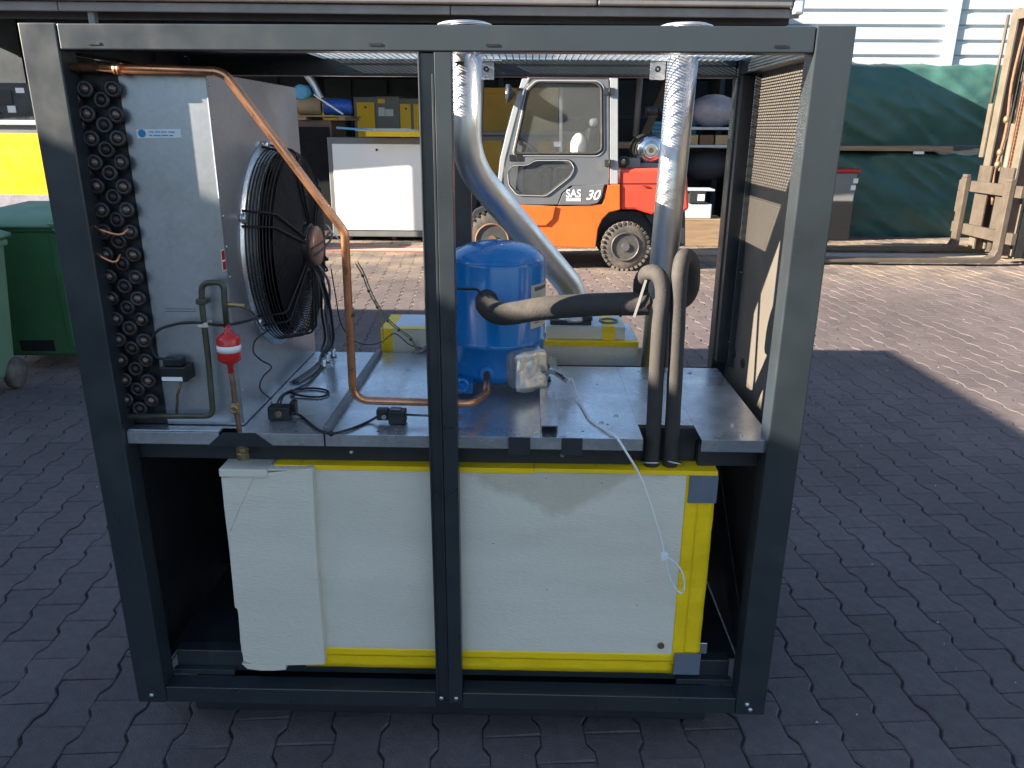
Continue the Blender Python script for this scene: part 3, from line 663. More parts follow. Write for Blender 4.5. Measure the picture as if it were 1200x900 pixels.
MB().torus(at(789, 541, y=yh), (0.2, 0.3, 1), 0.023, 0.0022, 24).build('wire_tie', 'galvanised', h2)
sA = s0+Vector((0, -0.022, 0)); sB = sA+Vector((0.004, -0.045, -0.004))
h3 = hose('insulated_pipe', 'thick foam covered suction pipe running level from the blue compressor to the upright pipes',
     [sA, sB, at(590, 368, y=.17), at(640, 361, y=.15), at(700, 357, y=.14), at(750, 356, y=.14), at(760, 356, y=.14)], 0.0285)
pj = at(727, 357, y=.14); pk = at(733, 357, y=.14)
MB().torus(pj, (1, 0, 0.05), 0.0275, 0.0030, 28).build('tape_band', 'foam_rubber', h3)
p0, p1 = at(743, 372, y=.105), at(757, 328, y=.10)
MB().bar(p0, p1, 0.003, 0.006).build('cable_tie', 'wire_grey', h3)
MB().torus(at(748, 352, y=.14), (1, 0, -0.25), 0.030, 0.0020, 28).build('cable_tie', 'wire_grey', h3)

#================================================================ DUCTS
def duct(label, pts, r, fl, extra=None):
    t = thing('metal_duct', label, 'duct', pts[-1])
    pipe('duct_tube', 'aluminium', t, arc_path(pts, 0.22, 12), r, 32)
    f_ = Vector(fl)
    MB().lathe([(r+0.004, 0), (r+0.028, 0.0), (r+0.030, 0.004), (r+0.016, 0.009), (0.0001, 0.012)], f_, n=36).build('top_flange', 'aluminium', t)
    return t
yt = 0.55
a = at(546, 75, y=yt); 
d1 = duct('bent bare metal duct that leans right from roof to rear insulated box', [Vector((a.x, yt, 1.853)), Vector((a.x-.004, yt+.01, 1.50)), at(671, 338, y=0.84), Vector((at(672, 372, y=.85).x, 0.85, 0.99))], 0.0430, (a.x-0.002, yt, 1.853))
pb = Vector((at(672, 372, y=.85).x, 0.85, 0.995))
MB().lathe([(0.060, -0.01), (0.060, 0.0), (0.049, 0.004), (0.049, 0.03)], pb, n=30).build('bottom_collar', 'aluminium', d1)
b0 = at(801, 75, y=0.60); b1 = at(765, 425, y=.70)
d2 = duct('straight bare metal duct standing left of the frame right rear post', [Vector((b0.x, 0.60, 1.857)), Vector(((b0.x+b1.x)/2, .64, 1.35)), Vector((b1.x, 0.69, 0.80))], 0.042, (b0.x, 0.60, 1.857))
MB().box(b1.x-0.016, b1.x-0.010, 0.645, 0.647, 0.86, 0.96).build('tape', 'yellow_tape', d2)

#================================================================ INSULATED TANK UNDER THE DECK
TY = 0.048
tp = lambda px, py: at(px, py, y=TY)
tk = thing('insulated_tank', 'foam clad insulated tank edged with yellow tape below the deck', 'tank', (0.1, 0.35, 0.2))
xl, xr = tp(262, 548).x+0.01, tp(836, 600).x; zt, zb = tp(600, 549).z+0.002, tp(600, 785).z
xr2 = tp(803, 553).x; zc = tp(600, 762).z+0.002
MB().box(xl, xr-0.003, TY+0.004, 0.70, zb+0.003, zt-0.004).build('tank_body', 'styrofoam', tk)
MB().box(xl+.004, tp(804, 553).x+0.002, TY-0.004, TY+0.0035, zc-0.004, zt-0.001).build('front_board', 'stained_foam', tk, 0.002)
# tape: top strips, bottom border in two overlapping runs, right border
def tape_strip(x0, x1, z0_, z1_, y_, wob=0.0012, n=26, vertical=False, nm='tape_strip'):
    vs_ = []; fs_ = []
    for i in range(n+1):
        t = i/n
        for j in range(5):
            u = j/4
            x = x0+(x1-x0)*(u if vertical else t); z = z0_+(z1_-z0_)*(t if vertical else u)
            nn = noise.noise(Vector((x*30, z*30, y_*50+1)))*wob + noise.noise(Vector((x*90, z*14, 5.)))*wob*0.6
            vs_.append((x+(noise.noise(Vector((z*20, x*2, 3)))*0.0015 if vertical and j in (0, 4) else 0), y_+nn, z+(noise.noise(Vector((x*20, 0, z)))*0.0015 if not vertical and j in (0, 4) else 0)))
    for i in range(n):
        for j in range(4): fs_.append((i*5+j, i*5+j+1, (i+1)*5+j+1, (i+1)*5+j))
    k = len(vs_); allv = vs_+[(x, y+0.0016, z) for x, y, z in vs_]
    rim = [i*5 for i in range(n+1)] + [n*5+j for j in range(1, 5)] + [i*5+4 for i in range(n-1, -1, -1)] + [j for j in range(3, 0, -1)]
    fs2 = fs_+[tuple(q+k for q in reversed(f)) for f in fs_]+[(rim[i], rim[(i+1) % len(rim)], rim[(i+1) % len(rim)]+k, rim[i]+k) for i in range(len(rim))]
    return MB().add(allv, fs2, True).build(nm, 'yellow_tape', tk)
tape_strip(tp(378, 762).x-0.05, xr2+0.012, zb, zc-0.010, TY-0.001)
tape_strip(tp(378, 762).x-0.05, xr2+0.010, zc-0.026, zc-0.001, TY-0.0045)
tape_strip(xr2+0.002, xr2+0.038, zb+0.03, zt-0.002, TY-0.002, vertical=True, n=60)
tape_strip(xr2+0.030, xr, zb+0.025, zt-0.002, TY-0.0002, vertical=True, n=60)
# top tape, folded over the front edge
x = tp(322, 545).x
cuts = [x, -0.36, -0.02, 0.22, 0.48, xr+0.001]
for i in range(len(cuts)-1):
    a0, a1 = cuts[i]+0.0008, cuts[i+1]-0.0008; e = 0.0006*(i % 2)
    MB().box(a0, a1, TY-0.0055-e, 0.16, zt+0.0004+e, zt+0.0018+e).box(a0, a1, TY-0.0062-e, TY-0.0046-e, zt-0.008-0.002*(i % 3), zt+0.0018+e).build('tape_strip', 'yellow_tape', tk)
MB().box(xl, xr, 0.16, 0.70, zt, zt+0.001).build('tape_strip', 'yellow_tape', tk)
# grey corner patches
q0, q1 = tp(805, 588), tp(834, 556)
MB().box(q0.x, xr+0.0028, TY-0.0075, TY-0.0048, q0.z, q1.z).box(xr+0.0006, xr+0.0028, TY-0.0045, TY+0.06, q0.z, q1.z).build('corner_patch', 'grey_tape', tk, 0.001)
q0, q1 = tp(788, 788), tp(817, 764)
MB().box(q0.x, xr+0.0028, TY-0.0085, TY-0.0058, q0.z, q1.z).box(xr+0.0006, xr+0.0028, TY-0.0055, TY+0.06, q0.z, q1.z).build('corner_patch', 'grey_tape', tk, 0.001)
q = tp(774, 755); MB().lathe([(0.009, 0), (0.009, 0.004), (0.006, 0.0048), (0.004, 0.0035), (0.0001, 0.0035)], (q.x, TY-0.004, q.z), (0, -1, 0), 20).build('plug', 'copper_dull', tk)
q = tp(820, 770); bx('mounting_tab', 'galvanised', tk, xr+0.003, xr+0.028, TY+0.03, TY+0.033, q.z-0.012, q.z+0.022, 0.002)
# dents, nicks
for px, py in ((746, 708), (641, 690), (640, 560), (705, 565), (578, 636)):
    q = tp(px, py); MB().ball((q.x, TY-0.0036, q.z), 0.0022, (1, 0.4, 0.8), 8).build('nick', 'print_dark', tk)

# loose styrofoam facing piece at the left: front board, chipped foot, top cap
sf_ = thing('styrofoam_cover', 'white styrofoam cover on the left end of the yellow taped tank', 'foam board', tp(320, 780))
YF = 0.020
fp = lambda px, py: at(px, py, y=YF)
out = [fp(259, 560), fp(366, 549), fp(367, 580), fp(370, 640), fp(374, 700), fp(378, 740), fp(380, 779), fp(355, 779.5), fp(330, 780), fp(300, 779), fp(285, 775), fp(281, 745), fp(279, 720), fp(278, 714), fp(275, 712), fp(272, 680), fp(268, 640), fp(263, 600)]
# resample outline with small chips
pts = []; rc = random.Random(4)
for i, p in enumerate(out):
    q = out[(i+1) % len(out)]; n_ = max(1, int((q-p).length/0.015))
    for k in range(n_):
        t = k/n_; r_ = p.lerp(q, t)
        if k: r_ += Vector((rc.uniform(-1, 1), 0, rc.uniform(-1, 1)))*(0.0016 if i in (9, 10) else 0.0002)
        pts.append(r_)
MB().prism(pts, (0, 0.030, 0)).build('front_slab', 'styrofoam', sf_, 0.0015)
a, b = fp(257, 549), fp(314, 559)
MB().box(a.x, b.x, YF-0.006, 0.080, a.z-0.020, a.z+0.0005).build('cap_strip', 'styrofoam', sf_, 0.002)
MB().box(b.x+0.0008, tp(366, 549).x, YF-0.0005, 0.044, a.z-0.004, a.z+0.0002).build('cap_strip', 'styrofoam', sf_, 0.0015)
MB().box(a.x, tp(318, 549).x, 0.0805, 0.30, a.z-0.6, a.z).build('end_slab', 'styrofoam', sf_, 0.002)
# broken lower edge
ch = [fp(283, 778), fp(334, 779), fp(335, 785), fp(322, 786), fp(306, 786), fp(290, 784)]
MB().prism(ch, (0, 0.024, 0)).build('broken_foot', 'styrofoam', sf_, 0.001)
# scratch running down the slab
sc = smooth_path([fp(302, 551)+Vector((0, -.0004, 0)), fp(290, 575), fp(280, 598), fp(270, 622)], 5)
MB().tube(sc, 0.0011, 6).build('scratch', 'label_paper', sf_)

#================================================================ REAR INSULATED BOXES (stand behind the frame)
def rear_box(label, x0, x1, z1, y0=0.765, y1=1.03, ytl=True):
    t = thing('insulated_box', label, 'insulated box', ((x0+x1)/2, y1-0.1, 0))
    MB().box(x0, x1, y0, y1, 0.0, z1).build('foam_body', 'styrofoam', t, 0.004)
    return t
zr = 0.925
r1 = rear_box('long foam box edged with yellow tape carrying the bent metal duct', -0.02, 0.566, zr)
MB().box(-0.021, 0.5675, 0.7635, 0.7650, zr-0.014, zr+0.002).box(-0.021, 0.5675, 0.7650, 0.80, zr+0.0005, zr+0.002).build('tape_strip', 'yellow_tape', r1)
MB().box(0.5662, 0.568, 0.767, 1.0, zr-0.08, zr+0.0015).build('tape_strip', 'yellow_tape', r1)
MB().box(-0.02, 0.565, 0.801, 1.03, zr+0.0005, zr+0.002).build('tape_strip', 'white_tape', r1)
MB().box(0.262, 0.525, 0.79, 0.97, zr+0.0025, 0.972).build('riser_block', 'styrofoam', r1, 0.003)
MB().box(0.45, 0.490, 0.7885, 0.9715, zr+0.0026, 0.9735).build('tape_strip', 'yellow_tape', r1)
MB().box(0.265, 0.448, 0.789, 0.97, 0.9725, 0.9745).build('tape_strip', 'white_tape', r1)
MB().box(0.275, 0.412, 0.795, 0.93, 0.975, 0.990).build('duct_seat', 'dark_steel', r1, 0.003)
bx('duct_seat_block', 'dark_steel', r1, 0.385, 0.415, 0.792, 0.86, 0.991, 1.004, 0.002)
pd = at(718, 382, z=0.976); MB().torus((0.475, 0.86, 0.976), (0, 0, 1), 0.030, 0.004, 30).build('cut_ring', 'grey_tape', r1)
r2 = rear_box('short foam box with yellow and silver tape behind the copper pipe', -0.285, -0.07, 0.962, y1=0.97)
MB().box(-0.2862, -0.248, 0.7632, 0.765, 0.84, 0.9635).box(-0.2862, -0.248, 0.7652, 0.97, 0.9625, 0.964).build('tape_strip', 'yellow_tape', r2)
MB().box(-0.2475, -0.071, 0.7652, 0.80, 0.9625, 0.964).build('tape_strip', 'yellow_tape', r2)
MB().box(-0.2475, -0.071, 0.801, 0.97, 0.9625, 0.964).build('tape_strip', 'white_tape', r2)

#================================================================ LIQUID LINE WITH RED FILTER
ll = thing('liquid_line', 'thin looped refrigerant pipe with a red and white filter drier and brass valve', 'pipe', at(284, 545, y=.03))
yl = 0.028
pipe('tube', 'old_pipe', ll, arc_path([at(140, 488, y=yl), at(250, 487.5, y=yl), at(244, 420, y=yl), at(237, 360, y=yl), at(236, 332, y=yl), at(262, 330, y=yl), at(263, 352, y=yl), at(266, 385, y=yl)], 0.022, 8), 0.0068, 14)
fz = [at(266, 382, y=yl), at(270, 427, y=yl)]; ax = (fz[1]-fz[0]); L0 = ax.length; axn = ax.normalized()
MB().lathe([(0.0065, 0), (0.0075, 0.016), (0.010, 0.020), (0.024, 0.028), (0.0272, 0.034), (0.0272, 0.082), (0.024, 0.088), (0.010, 0.096), (0.0075, 0.100), (0.0065, 0.118)], fz[0]-axn*0.004, axn, 30).build('filter_drier', 'red_paint', ll)
MB().lathe([(0.0276, 0.048), (0.0276, 0.064)], fz[0]-axn*0.004, axn, 30).build('label_band', 'white_vinyl', ll)
pipe('tube', 'copper_dull', ll, [at(270, 434, y=yl), at(273, 450, y=yl), at(276, 478, y=yl), at(280, 500, y=yl), at(284, 525, y=yl)], 0.0062, 12)
v = at(276, 478, y=yl)
MB().lathe([(0.008, -0.013), (0.012, -0.010), (0.012, 0.010), (0.008, 0.013)], v, axn, 6, False).build('sight_glass_body', 'brass', ll)
MB().torus(v+Vector((0, -0.011, 0)), (0, 1, 0), 0.0075, 0.003, 20).cyl(v, v+Vector((0, -0.010, 0)), 0.008).build('sight_glass', 'brass', ll)
e = at(284, 527, y=yl)
MB().lathe([(0.009, -0.018), (0.012, -0.012), (0.012, 0.002), (0.016, 0.004), (0.016, 0.014), (0.013, 0.018), (0.015, 0.020), (0.015, 0.035)], e+Vector((0, 0, 0.012)), (0, 0, -1), 8, False).build('compression_fitting', 'brass', ll)
for px, py in ((237, 353), (239, 380)):
    p = at(px, py, y=yl); MB().box(p.x-0.012, p.x+0.012, yl-0.010, yl+0.02, p.z-0.006, p.z+0.006).build('pipe_clamp', 'old_pipe' if py < 370 else 'label_paper', ll, 0.002)
p = at(266, 357, y=yl); pipe('side_valve', 'brass', ll, [p, p+Vector((0.02, -0.002, 0)), p+Vector((0.021, -0.002, 0)), p+Vector((0.042, -0.004, -0.002))], [0.006, 0.006, 0.0045, 0.0045], 10)

#================================================================ PRESSURE SWITCHES AND CABLES
ps = thing('pressure_switch', 'small black pressure switch with a white label fixed on the galvanised box front', 'switch', at(206, 440, y=.05))
a, b = at(190, 447, y=.02), at(218, 430, y=.02)
MB().box(a.x, b.x, 0.015, 0.0645, a.z, b.z).build('body', 'black_plastic', ps, 0.003)
MB().box(a.x+0.008, b.x-0.010, 0.018, 0.048, b.z+0.0005, b.z+0.020).build('cable_head', 'black_plastic', ps, 0.003)
MB().box(a.x+0.003, b.x-0.010, 0.0142, 0.0149, a.z+0.003, a.z+0.013).build('label', 'white_vinyl', ps)
pipe('capillary', 'copper_dull', ps, [(b.x-0.018, 0.03, a.z), at(208, 462, y=.035), at(207, 486, y=.03)], 0.0035, 8)
def sensor(label, px0, px1, py0, py1, y_, hd):
    a, b = at(px0, py1, z=DZ+0.003), at(px1, py1, z=DZ+0.003); t = thing('solenoid_coil', label, 'solenoid coil', ((a.x+b.x)/2, a.y+.015, DZ))
    h = 0.036; MB().box(a.x, b.x, a.y, a.y+0.034, DZ+0.002, DZ+h).build('body', 'black_plastic', t, 0.003)
    if hd > 0: MB().lathe([(0.010, 0), (0.010, 0.002), (0.006, 0.003), (0.0001, 0.003)], ((a.x+b.x)/2, a.y-0.0005, DZ+0.019), (0, -1, 0), 18).build('core', 'copper_dull', t); MB().box(b.x-0.004, b.x+0.010, a.y+0.02, a.y+0.045, DZ+0.008, DZ+0.044).build('connector', 'black_plastic', t, 0.002)
    else:
        MB().box(a.x-0.030, a.x-0.0005, a.y+0.004, a.y+0.030, DZ+0.010, DZ+0.038).build('connector', 'black_plastic', t, 0.003); MB().cyl((a.x-0.010, a.y+0.002, DZ+0.022), (a.x-0.010, a.y-0.003, DZ+0.022), 0.006).build('core', 'wire_grey', t)
        MB().box(a.x+0.004, b.x-0.012, a.y+0.008, a.y+0.026, DZ+h+0.0003, DZ+h+0.004).build('cap', 'wire_grey', t, 0.001)
    return a, b
A1 = sensor('black solenoid coil with round brass core lying on the deck beside the galvanised box', 314, 340, 470, 492, 0, 1)
A2 = sensor('black solenoid coil on the deck right below the copper pipe', 455, 475, 475, 497, 0, -1)
pipe('capillary_tube', 'copper_dull', tag(MB().tube([at(476, 487, z=DZ+.02), at(520, 488, z=DZ+.018), at(545, 478, z=DZ+.03)], 0.0035, 8).build('copper_tube', 'copper_dull'), 'thin copper tube running right from the solenoid below the copper pipe', 'pipe') if False else fr, [at(477, 486, z=DZ+.02), at(540, 489, z=DZ+.018)], 0.003, 8)
def cable(label, pts, r, material, n=6, ties=(), name='cable', z=None):
    t = thing(name, label, 'cable', pts[0]); pipe('sheath', material, t, smooth_path(pts, n), r, 8)
    for i in ties:
        MB().ball(pts[i], r*2.4, (1, 1, 1), 8).build('cable_tie', 'black_plastic', t)
    return t
zc_ = DZ+0.004
cable('black cable joining the two solenoid coils across the front of the deck', [at(342, 484, z=DZ+.02), at(352, 487, z=zc_), at(372, 503, z=zc_), at(388, 508, z=zc_), at(410, 503, z=zc_), at(432, 494, z=zc_), at(446, 486, z=DZ+.02)], 0.0032, 'black_plastic', ties=(3,))
cable('black cable coiled in a flat loop on the deck', [at(322, 480, z=DZ+.035), at(330, 464, z=zc_), at(345, 457, z=zc_), at(366, 455, z=zc_), at(381, 457, z=zc_), at(385, 461, z=zc_), at(375, 465, z=zc_), at(355, 464, z=zc_), at(342, 459, z=zc_+.004), at(362, 448, z=zc_), at(380, 428, z=zc_)], 0.003, 'black_plastic', ties=(8,))
cable('black capillary looping from the pressure switch to the liquid line and fan', [at(205, 420, y=.03), at(184, 419, y=.025), at(177, 404, y=.022), at(184, 388, y=.022), at(205, 380, y=.022), at(230, 378, y=.018), at(262, 381, y=.04), at(290, 376, y=.10), at(302, 372, y=.14)], 0.0034, 'black_plastic')
cable('thin dark capillary hanging from the side valve beside the box', [at(280, 359, y=.025), at(296, 366, y=.05), at(306, 384, y=.10), at(312, 388, y=.14)], 0.0022, 'old_pipe')
cable('thin black cable wavering down the fan side of the box to the deck', [at(317, 386, y=.2), at(300, 398, y=.16), at(297, 412, y=.14), at(306, 422, y=.13), at(318, 430, y=.12), at(308, 442, y=.10), at(305, 456, y=.09), at(318, 468, z=zc_)], 0.002, 'black_plastic')
rk = random.Random(12)
bn = thing('cable_bundle', 'bundle of loose grey and black leads hanging from the fan motor to the deck', 'cables', at(380, 330, y=.44))
for k in range(10):
    dx = rk.uniform(-6, 6); mt = ('wire_grey', 'black_plastic')[k % 2]; hx = 380+k*1.1
    pts_ = [at(360, 300+k*.8, y=.40), at(374+dx*.3, 322, y=.44), at(383+dx*.5, 345+k, y=.48), at(hx+4+dx*.6, 372, y=.55), at(hx+6+dx*.3, 400, y=.60), at(hx-4, 416+rk.uniform(-3, 3), z=DZ+.008), at(372-k*1.5, 432, z=DZ+.007), at(350-k*2, 448, z=DZ+.004)] if k < 6 else \
           [at(364, 300, y=.42), at(381+dx, 330, y=.5), at(382+dx, 365, y=.56), at(386+dx, 395, y=.6), at(384+dx*1.5, 412, z=DZ+.004)]
    pipe('lead', mt, bn, smooth_path(pts_), rk.choice([0.0022, 0.003, 0.0038]), 8)
cable('bunch of stiff grey wires sticking right from the fan guard', [at(365, 292, y=.36), at(378, 283, y=.34), at(386, 272, y=.33)], 0.003, 'wire_grey')
cable('grey twin wire sticking right from the fan hub to a cable tie', [at(368, 300, y=.36), at(380, 290, y=.34), at(389, 277, y=.33), at(384, 264, y=.33)], 0.003, 'wire_grey')
cable('white string stretched from the fan wires down to the copper pipe', [at(382, 263, y=.33), at(392, 275, y=.25), at(406, 290, y=.12)], 0.0014, 'wire_white')
yw = [at(417, 309, y=.35), at(425, 323, y=.4), at(432, 341, y=.45), at(442, 360, y=.52), at(454, 376, y=.6), at(467, 387, y=.66), at(481, 398, y=.72), at(487, 411, y=.74), at(479, 420, y=.74), at(470, 428, y=.735), at(458, 430, y=.73)]
cable('yellow green wire tied at intervals drooping from the copper pipe to the rear box', yw, 0.0020, 'wire_yellow', ties=(1, 2, 3, 4, 5, 6))
cable('pale wire drooping beside the yellow green wire to the rear box', [p+Vector((0.006, 0, 0.003)) for p in yw[:8]]+[at(505, 412, y=.75)], 0.0018, 'wire_grey')
cable('yellow wire branching down from the tied wires', [at(439, 352, y=.5), at(447, 372, y=.56), at(449, 390, y=.6), at(449, 402, y=.62)], 0.0016, 'wire_yellow')
cable('thin black wire sagging between the fan leads and the rear box', [at(388, 315, y=.45), at(393, 345, y=.5), at(400, 380, y=.55), at(415, 399, y=.6), at(433, 404, y=.65), at(448, 400, y=.7), at(463, 391, y=.75), at(480, 404, y=.74), at(500, 410, y=.74)], 0.0018, 'black_plastic')
cable('fistful of dark wires in front of the short rear foam box', [at(503, 404, y=.74), at(493, 412, y=.735), at(484, 414, y=.73), at(476, 424, y=.73)], 0.006, 'wire_grey')
for k, (px, py) in enumerate(((384, 424), (391, 418), (380, 430))):
    p = at(px, py, z=DZ)
    MB().lathe([(0.010, 0), (0.012, 0.004), (0.006, 0.010), (0.008, 0.022), (0.005, 0.026)], (p.x, p.y, DZ+.001), n=12).build('cable_gland', 'galvanised', fr)
# white sensor cable hanging over the tank
wpts = [lead+Vector((0.058, -0.03, -0.012)), at(670, 445, z=DZ+.035), at(678, 466, z=DZ+.01), at(690, 490, z=DZ+.004), at(705, 501, z=DZ+.004), at(720, 510, z=DZ+.004), at(732, 527, y=-.0), at(750, 558, y=-.004), at(765, 600, y=-.006), at(775, 634, y=-.006), at(778, 650, y=-.008)]
wc = cable('thin white sensor cable draped over the deck edge and down the tank front', wpts, 0.0029, 'wire_white')
pipe('sheath', 'wire_white', wc, smooth_path([at(779, 650, y=-.008), at(782, 668, y=-.006), at(789, 686, y=-.006), at(798, 695, y=-.008), at(802, 687, y=-.010), at(799, 670, y=-.008), at(789, 658, y=-.010), at(781, 653, y=-.011)], 6), 0.0026, 8)
p = at(778, 651, y=-.008); MB().box(p.x-0.009, p.x+0.009, -0.016, -0.004, p.z-0.010, p.z+0.009).build('cable_clip', 'white_vinyl', wc, 0.001)

#================================================================ BACKGROUND: OPEN SHED
SY = 10.6
sh = thing('open_shed', 'long open fronted dark shed with a weathered metal gutter along its roof edge', 'shed', (-2, 15, 0))
def frot(x): return 8.72+0.045*(x+2)  # the front edge runs slightly away to the right
zf = at(520, 17, y=frot(-1.1)).z; x0s, x1s = -14.0, at(936, 22, y=9.0).x
def fbar(name, material, xa, xb, dy0, dy1, z0_, z1_, bev=0.008):
    ya, yb = frot(xa), frot(xb)
    return MB().prism([(xa, ya+dy0, z0_), (xb, yb+dy0, z0_), (xb, yb+dy0, z1_), (xa, ya+dy0, z1_)], (0, dy1-dy0, 0)).build(name, material, sh, bev)
xs = [x0s, -9.6, -5.6, at(527, 10, y=8.7).x, x1s]
for i in range(4): fbar('fascia_board', 'fascia', xs[i]+.006, xs[i+1]-.006, 0, 0.05, zf, zf+0.105)
gx = [x0s, -6.6, at(700, 5, y=8.8).x, x1s-0.12]
for i in range(3): fbar('gutter', 'fascia', gx[i]+.005, gx[i+1]-.005, -0.09, -0.002, zf+0.112, zf+0.205, 0.02)
fbar('gutter_end', 'siding', x1s-0.115, x1s+0.02, -0.10, 0.05, zf+0.03, zf+0.25, 0.03)
fbar('roof_edge', 'fascia', x0s, x1s, -0.12, 0.35, zf+0.215, zf+0.255)
MB().prism([(x0s, frot(x0s)-.05, zf+.262), (x1s, frot(x1s)-.05, zf+.262), (x1s, 18.5, 4.4), (x0s, 18.5, 4.4)], (0, 0, 0.06)).build('roof', 'shed_dark', sh)
fbar('lintel', 'shed_dark', x0s, x1s-.05, 0.25, 0.4, zf-0.05, zf+0.21)
for x in (at(105, 20, y=8.6).x, x0s+0.1):
    MB().box(x-0.04, x+0.04, frot(x)+0.06, frot(x)+0.16, 0, zf+0.2).build('column', 'grey_paint', sh, 0.008)
bx('back_wall', 'shed_wall', sh, -16, 4.3, 17.0, 17.15, 0, 4.2, 0)
bx('side_wall', 'shed_wall', sh, 4.2, 4.32, 12.6, 17.0, 0, 3.6, 0)
bx('side_wall', 'shed_wall', sh, -16.1, -16.0, 10.6, 17.0, 0, 3.9, 0)
# ribs on the back wall
for k in range(24): bx('wall_rib', 'shed_wall', sh, -15.6+k*0.83, -15.52+k*0.83, 16.95, 16.998, 0, 4.0, 0)
tag(MB().box(-3.9, 3.8, 13.6, 14.2, 1.78, 1.86).box(-3.9, 3.8, 13.6, 14.2, 2.5, 2.58).box(-3.9, -3.8, 13.6, 14.2, 0, 3).box(-0.4, -0.3, 13.6, 14.2, 0, 3).box(3.7, 3.8, 13.6, 14.2, 0, 3).build('storage_rack', 'shed_wall', None, 0.006), 'dark steel storage rack deep inside the open shed', 'rack')

def cabinet(label, x0, x1, y0, y1, z0_, z1_, door, name='machine_cabinet', doors=1, group=None, frame_m='grey_paint', fw=0.07):
    t = thing(name, label, 'cabinet', ((x0+x1)/2, (y0+y1)/2, z0_), group)
    MB().box(x0, x1, y0, y1, z0_, z1_).build('case', frame_m, t, 0.012)
    n = doors; wd = (x1-x0-fw*(n+1))/n
    for k in range(n):
        a = x0+fw+k*(wd+fw); d = MB().box(a, a+wd, y0-0.012, y0-0.0005, z0_+0.10, z1_-0.09).build('door', door, t, 0.006)
        MB().lathe([(0.018, 0), (0.018, 0.008)], (a+wd-0.08 if n > 1 else a+wd/2, y0-0.0125, z1_-0.17), (0, -1, 0), 14).build('lock', 'dark_steel', d)
    return t
# white cabinet
a, b = at(400, 278, y=9.8), at(496, 158, y=9.8)
wc_ = cabinet('large white fronted grey cabinet in the sun under a yellow lid', a.x-0.12, b.x+0.04, 9.8, 10.6, 0.06, b.z-0.04, 'white_paint')
for x in (a.x+.1, b.x-.5): MB().cyl((x, 9.95, 0), (x, 9.95, 0.06), 0.04).build('foot', 'grey_paint', wc_)
MB().lathe([(0.03, 0), (0.03, 0.006)], (b.x-0.03, 9.799, 0.17), (0, -1, 0), 16).build('hole_plug', 'dark_steel', wc_)
lid = tag(MB().box(b.x-0.78, b.x+0.02, 9.58, 10.45, b.z-0.025, b.z+0.05).build('yellow_lid', 'yellow_paint', None, 0.01), 'yellow lid lying on top of the white fronted cabinet', 'lid')
sh2 = MB(); 
for k in range(4): sh2.box(b.x-0.95+k*0.02, b.x-0.05-k*0.05, 9.65+k*.03, 10.3, b.z+0.052+k*0.008, b.z+0.058+k*0.008)
tag(sh2.build('sheet_stack', 'paper'), 'pale flat sheets stacked on the yellow lid', 'sheets')
tag(MB().bar((b.x-1.20, 9.62, b.z+0.09), (b.x-0.70, 9.75, b.z+0.055), 0.10, 0.03).build('rolled_sheet', 'light_blue', None, 0.01), 'light blue rolled sheet at the left end of the yellow lid', 'roll')
# dark cabinet with bundle on top
a, b = at(345, 290, y=9.88), at(388, 141, y=9.88)
dk = cabinet('tall black machine cabinet left of the white fronted cabinet', a.x-0.3, b.x, 9.88, 10.8, 0.05, b.z, 'matt_black', frame_m='mast_brown', fw=0.03)  # brown case colour stands in for sunlit ground mirrored in the black side
tz = b.z
bx('dark_base', 'dark_steel', dk, a.x-.25, b.x-.05, 9.93, 10.7, 0, 0.049, 0)
pl_ = thing('wooden_pallet', 'wooden pallet lying on top of the tall black cabinet', 'pallet', (b.x-0.3, 10.2, tz))
for k in range(5): MB().box(b.x-1.0, b.x+0.25, 9.80+k*0.2, 9.93+k*0.2, tz+0.045, tz+0.065).build('board', 'wood', pl_, 0.003)
for k in range(3): MB().box(b.x-1.0+k*0.56, b.x-0.9+k*0.56, 9.80, 10.75, tz+0.001, tz+0.044).build('bearer', 'wood', pl_, 0.003)
P = at(362, 128, y=10.0); rr_ = 0.115
tag(MB().lathe([(0.05, 0), (rr_, 0.0), (rr_+.01, 0.02), (rr_+.005, 0.33), (0.05, 0.335)], (P.x-0.17, 10.05, tz+0.067+rr_+.01), (1, 0.1, 0), 24).build('cardboard_roll', 'cardboard'), 'brown paper covered roll lying on the wooden pallet', 'roll')
tag(MB().lathe([(0.001, 0), (0.10, 0.0), (0.115, 0.02), (0.11, 0.12), (0.118, 0.2), (0.11, 0.36), (0.09, 0.40), (0.02, 0.41)], (P.x+0.19, 10.1, tz+0.067+.12), (1, 0.15, 0), 22).build('blue_bundle', 'blue_wrap'), 'dark blue plastic wrapped bundle lying on the wooden pallet', 'bundle')
P = at(355, 108, y=10.0)
tag(MB().lathe([(0.02, 0), (0.09, 0.0), (0.105, 0.02), (0.105, 0.28), (0.05, 0.30)], (P.x-.03, 9.95, P.z), (0.15, 1, 0), 22).build('blue_drum', 'light_blue'), 'small light blue drum resting on the brown roll', 'drum')
tag(MB().tube(smooth_path([at(358, 85, y=10.1), at(366, 96, y=10.1), at(371, 106, y=10.1), at(376, 116, y=10.1)]), 0.055, 14).build('flexible_hose', 'aluminium'), 'short silver flexible hose above the light blue drum', 'hose')
tag(MB().tube([at(368, 111, y=9.9), at(402, 134, y=9.85)], 0.014, 8).build('grey_rod', 'white_paint'), 'thin white rod leaning across the blue bundle', 'rod')
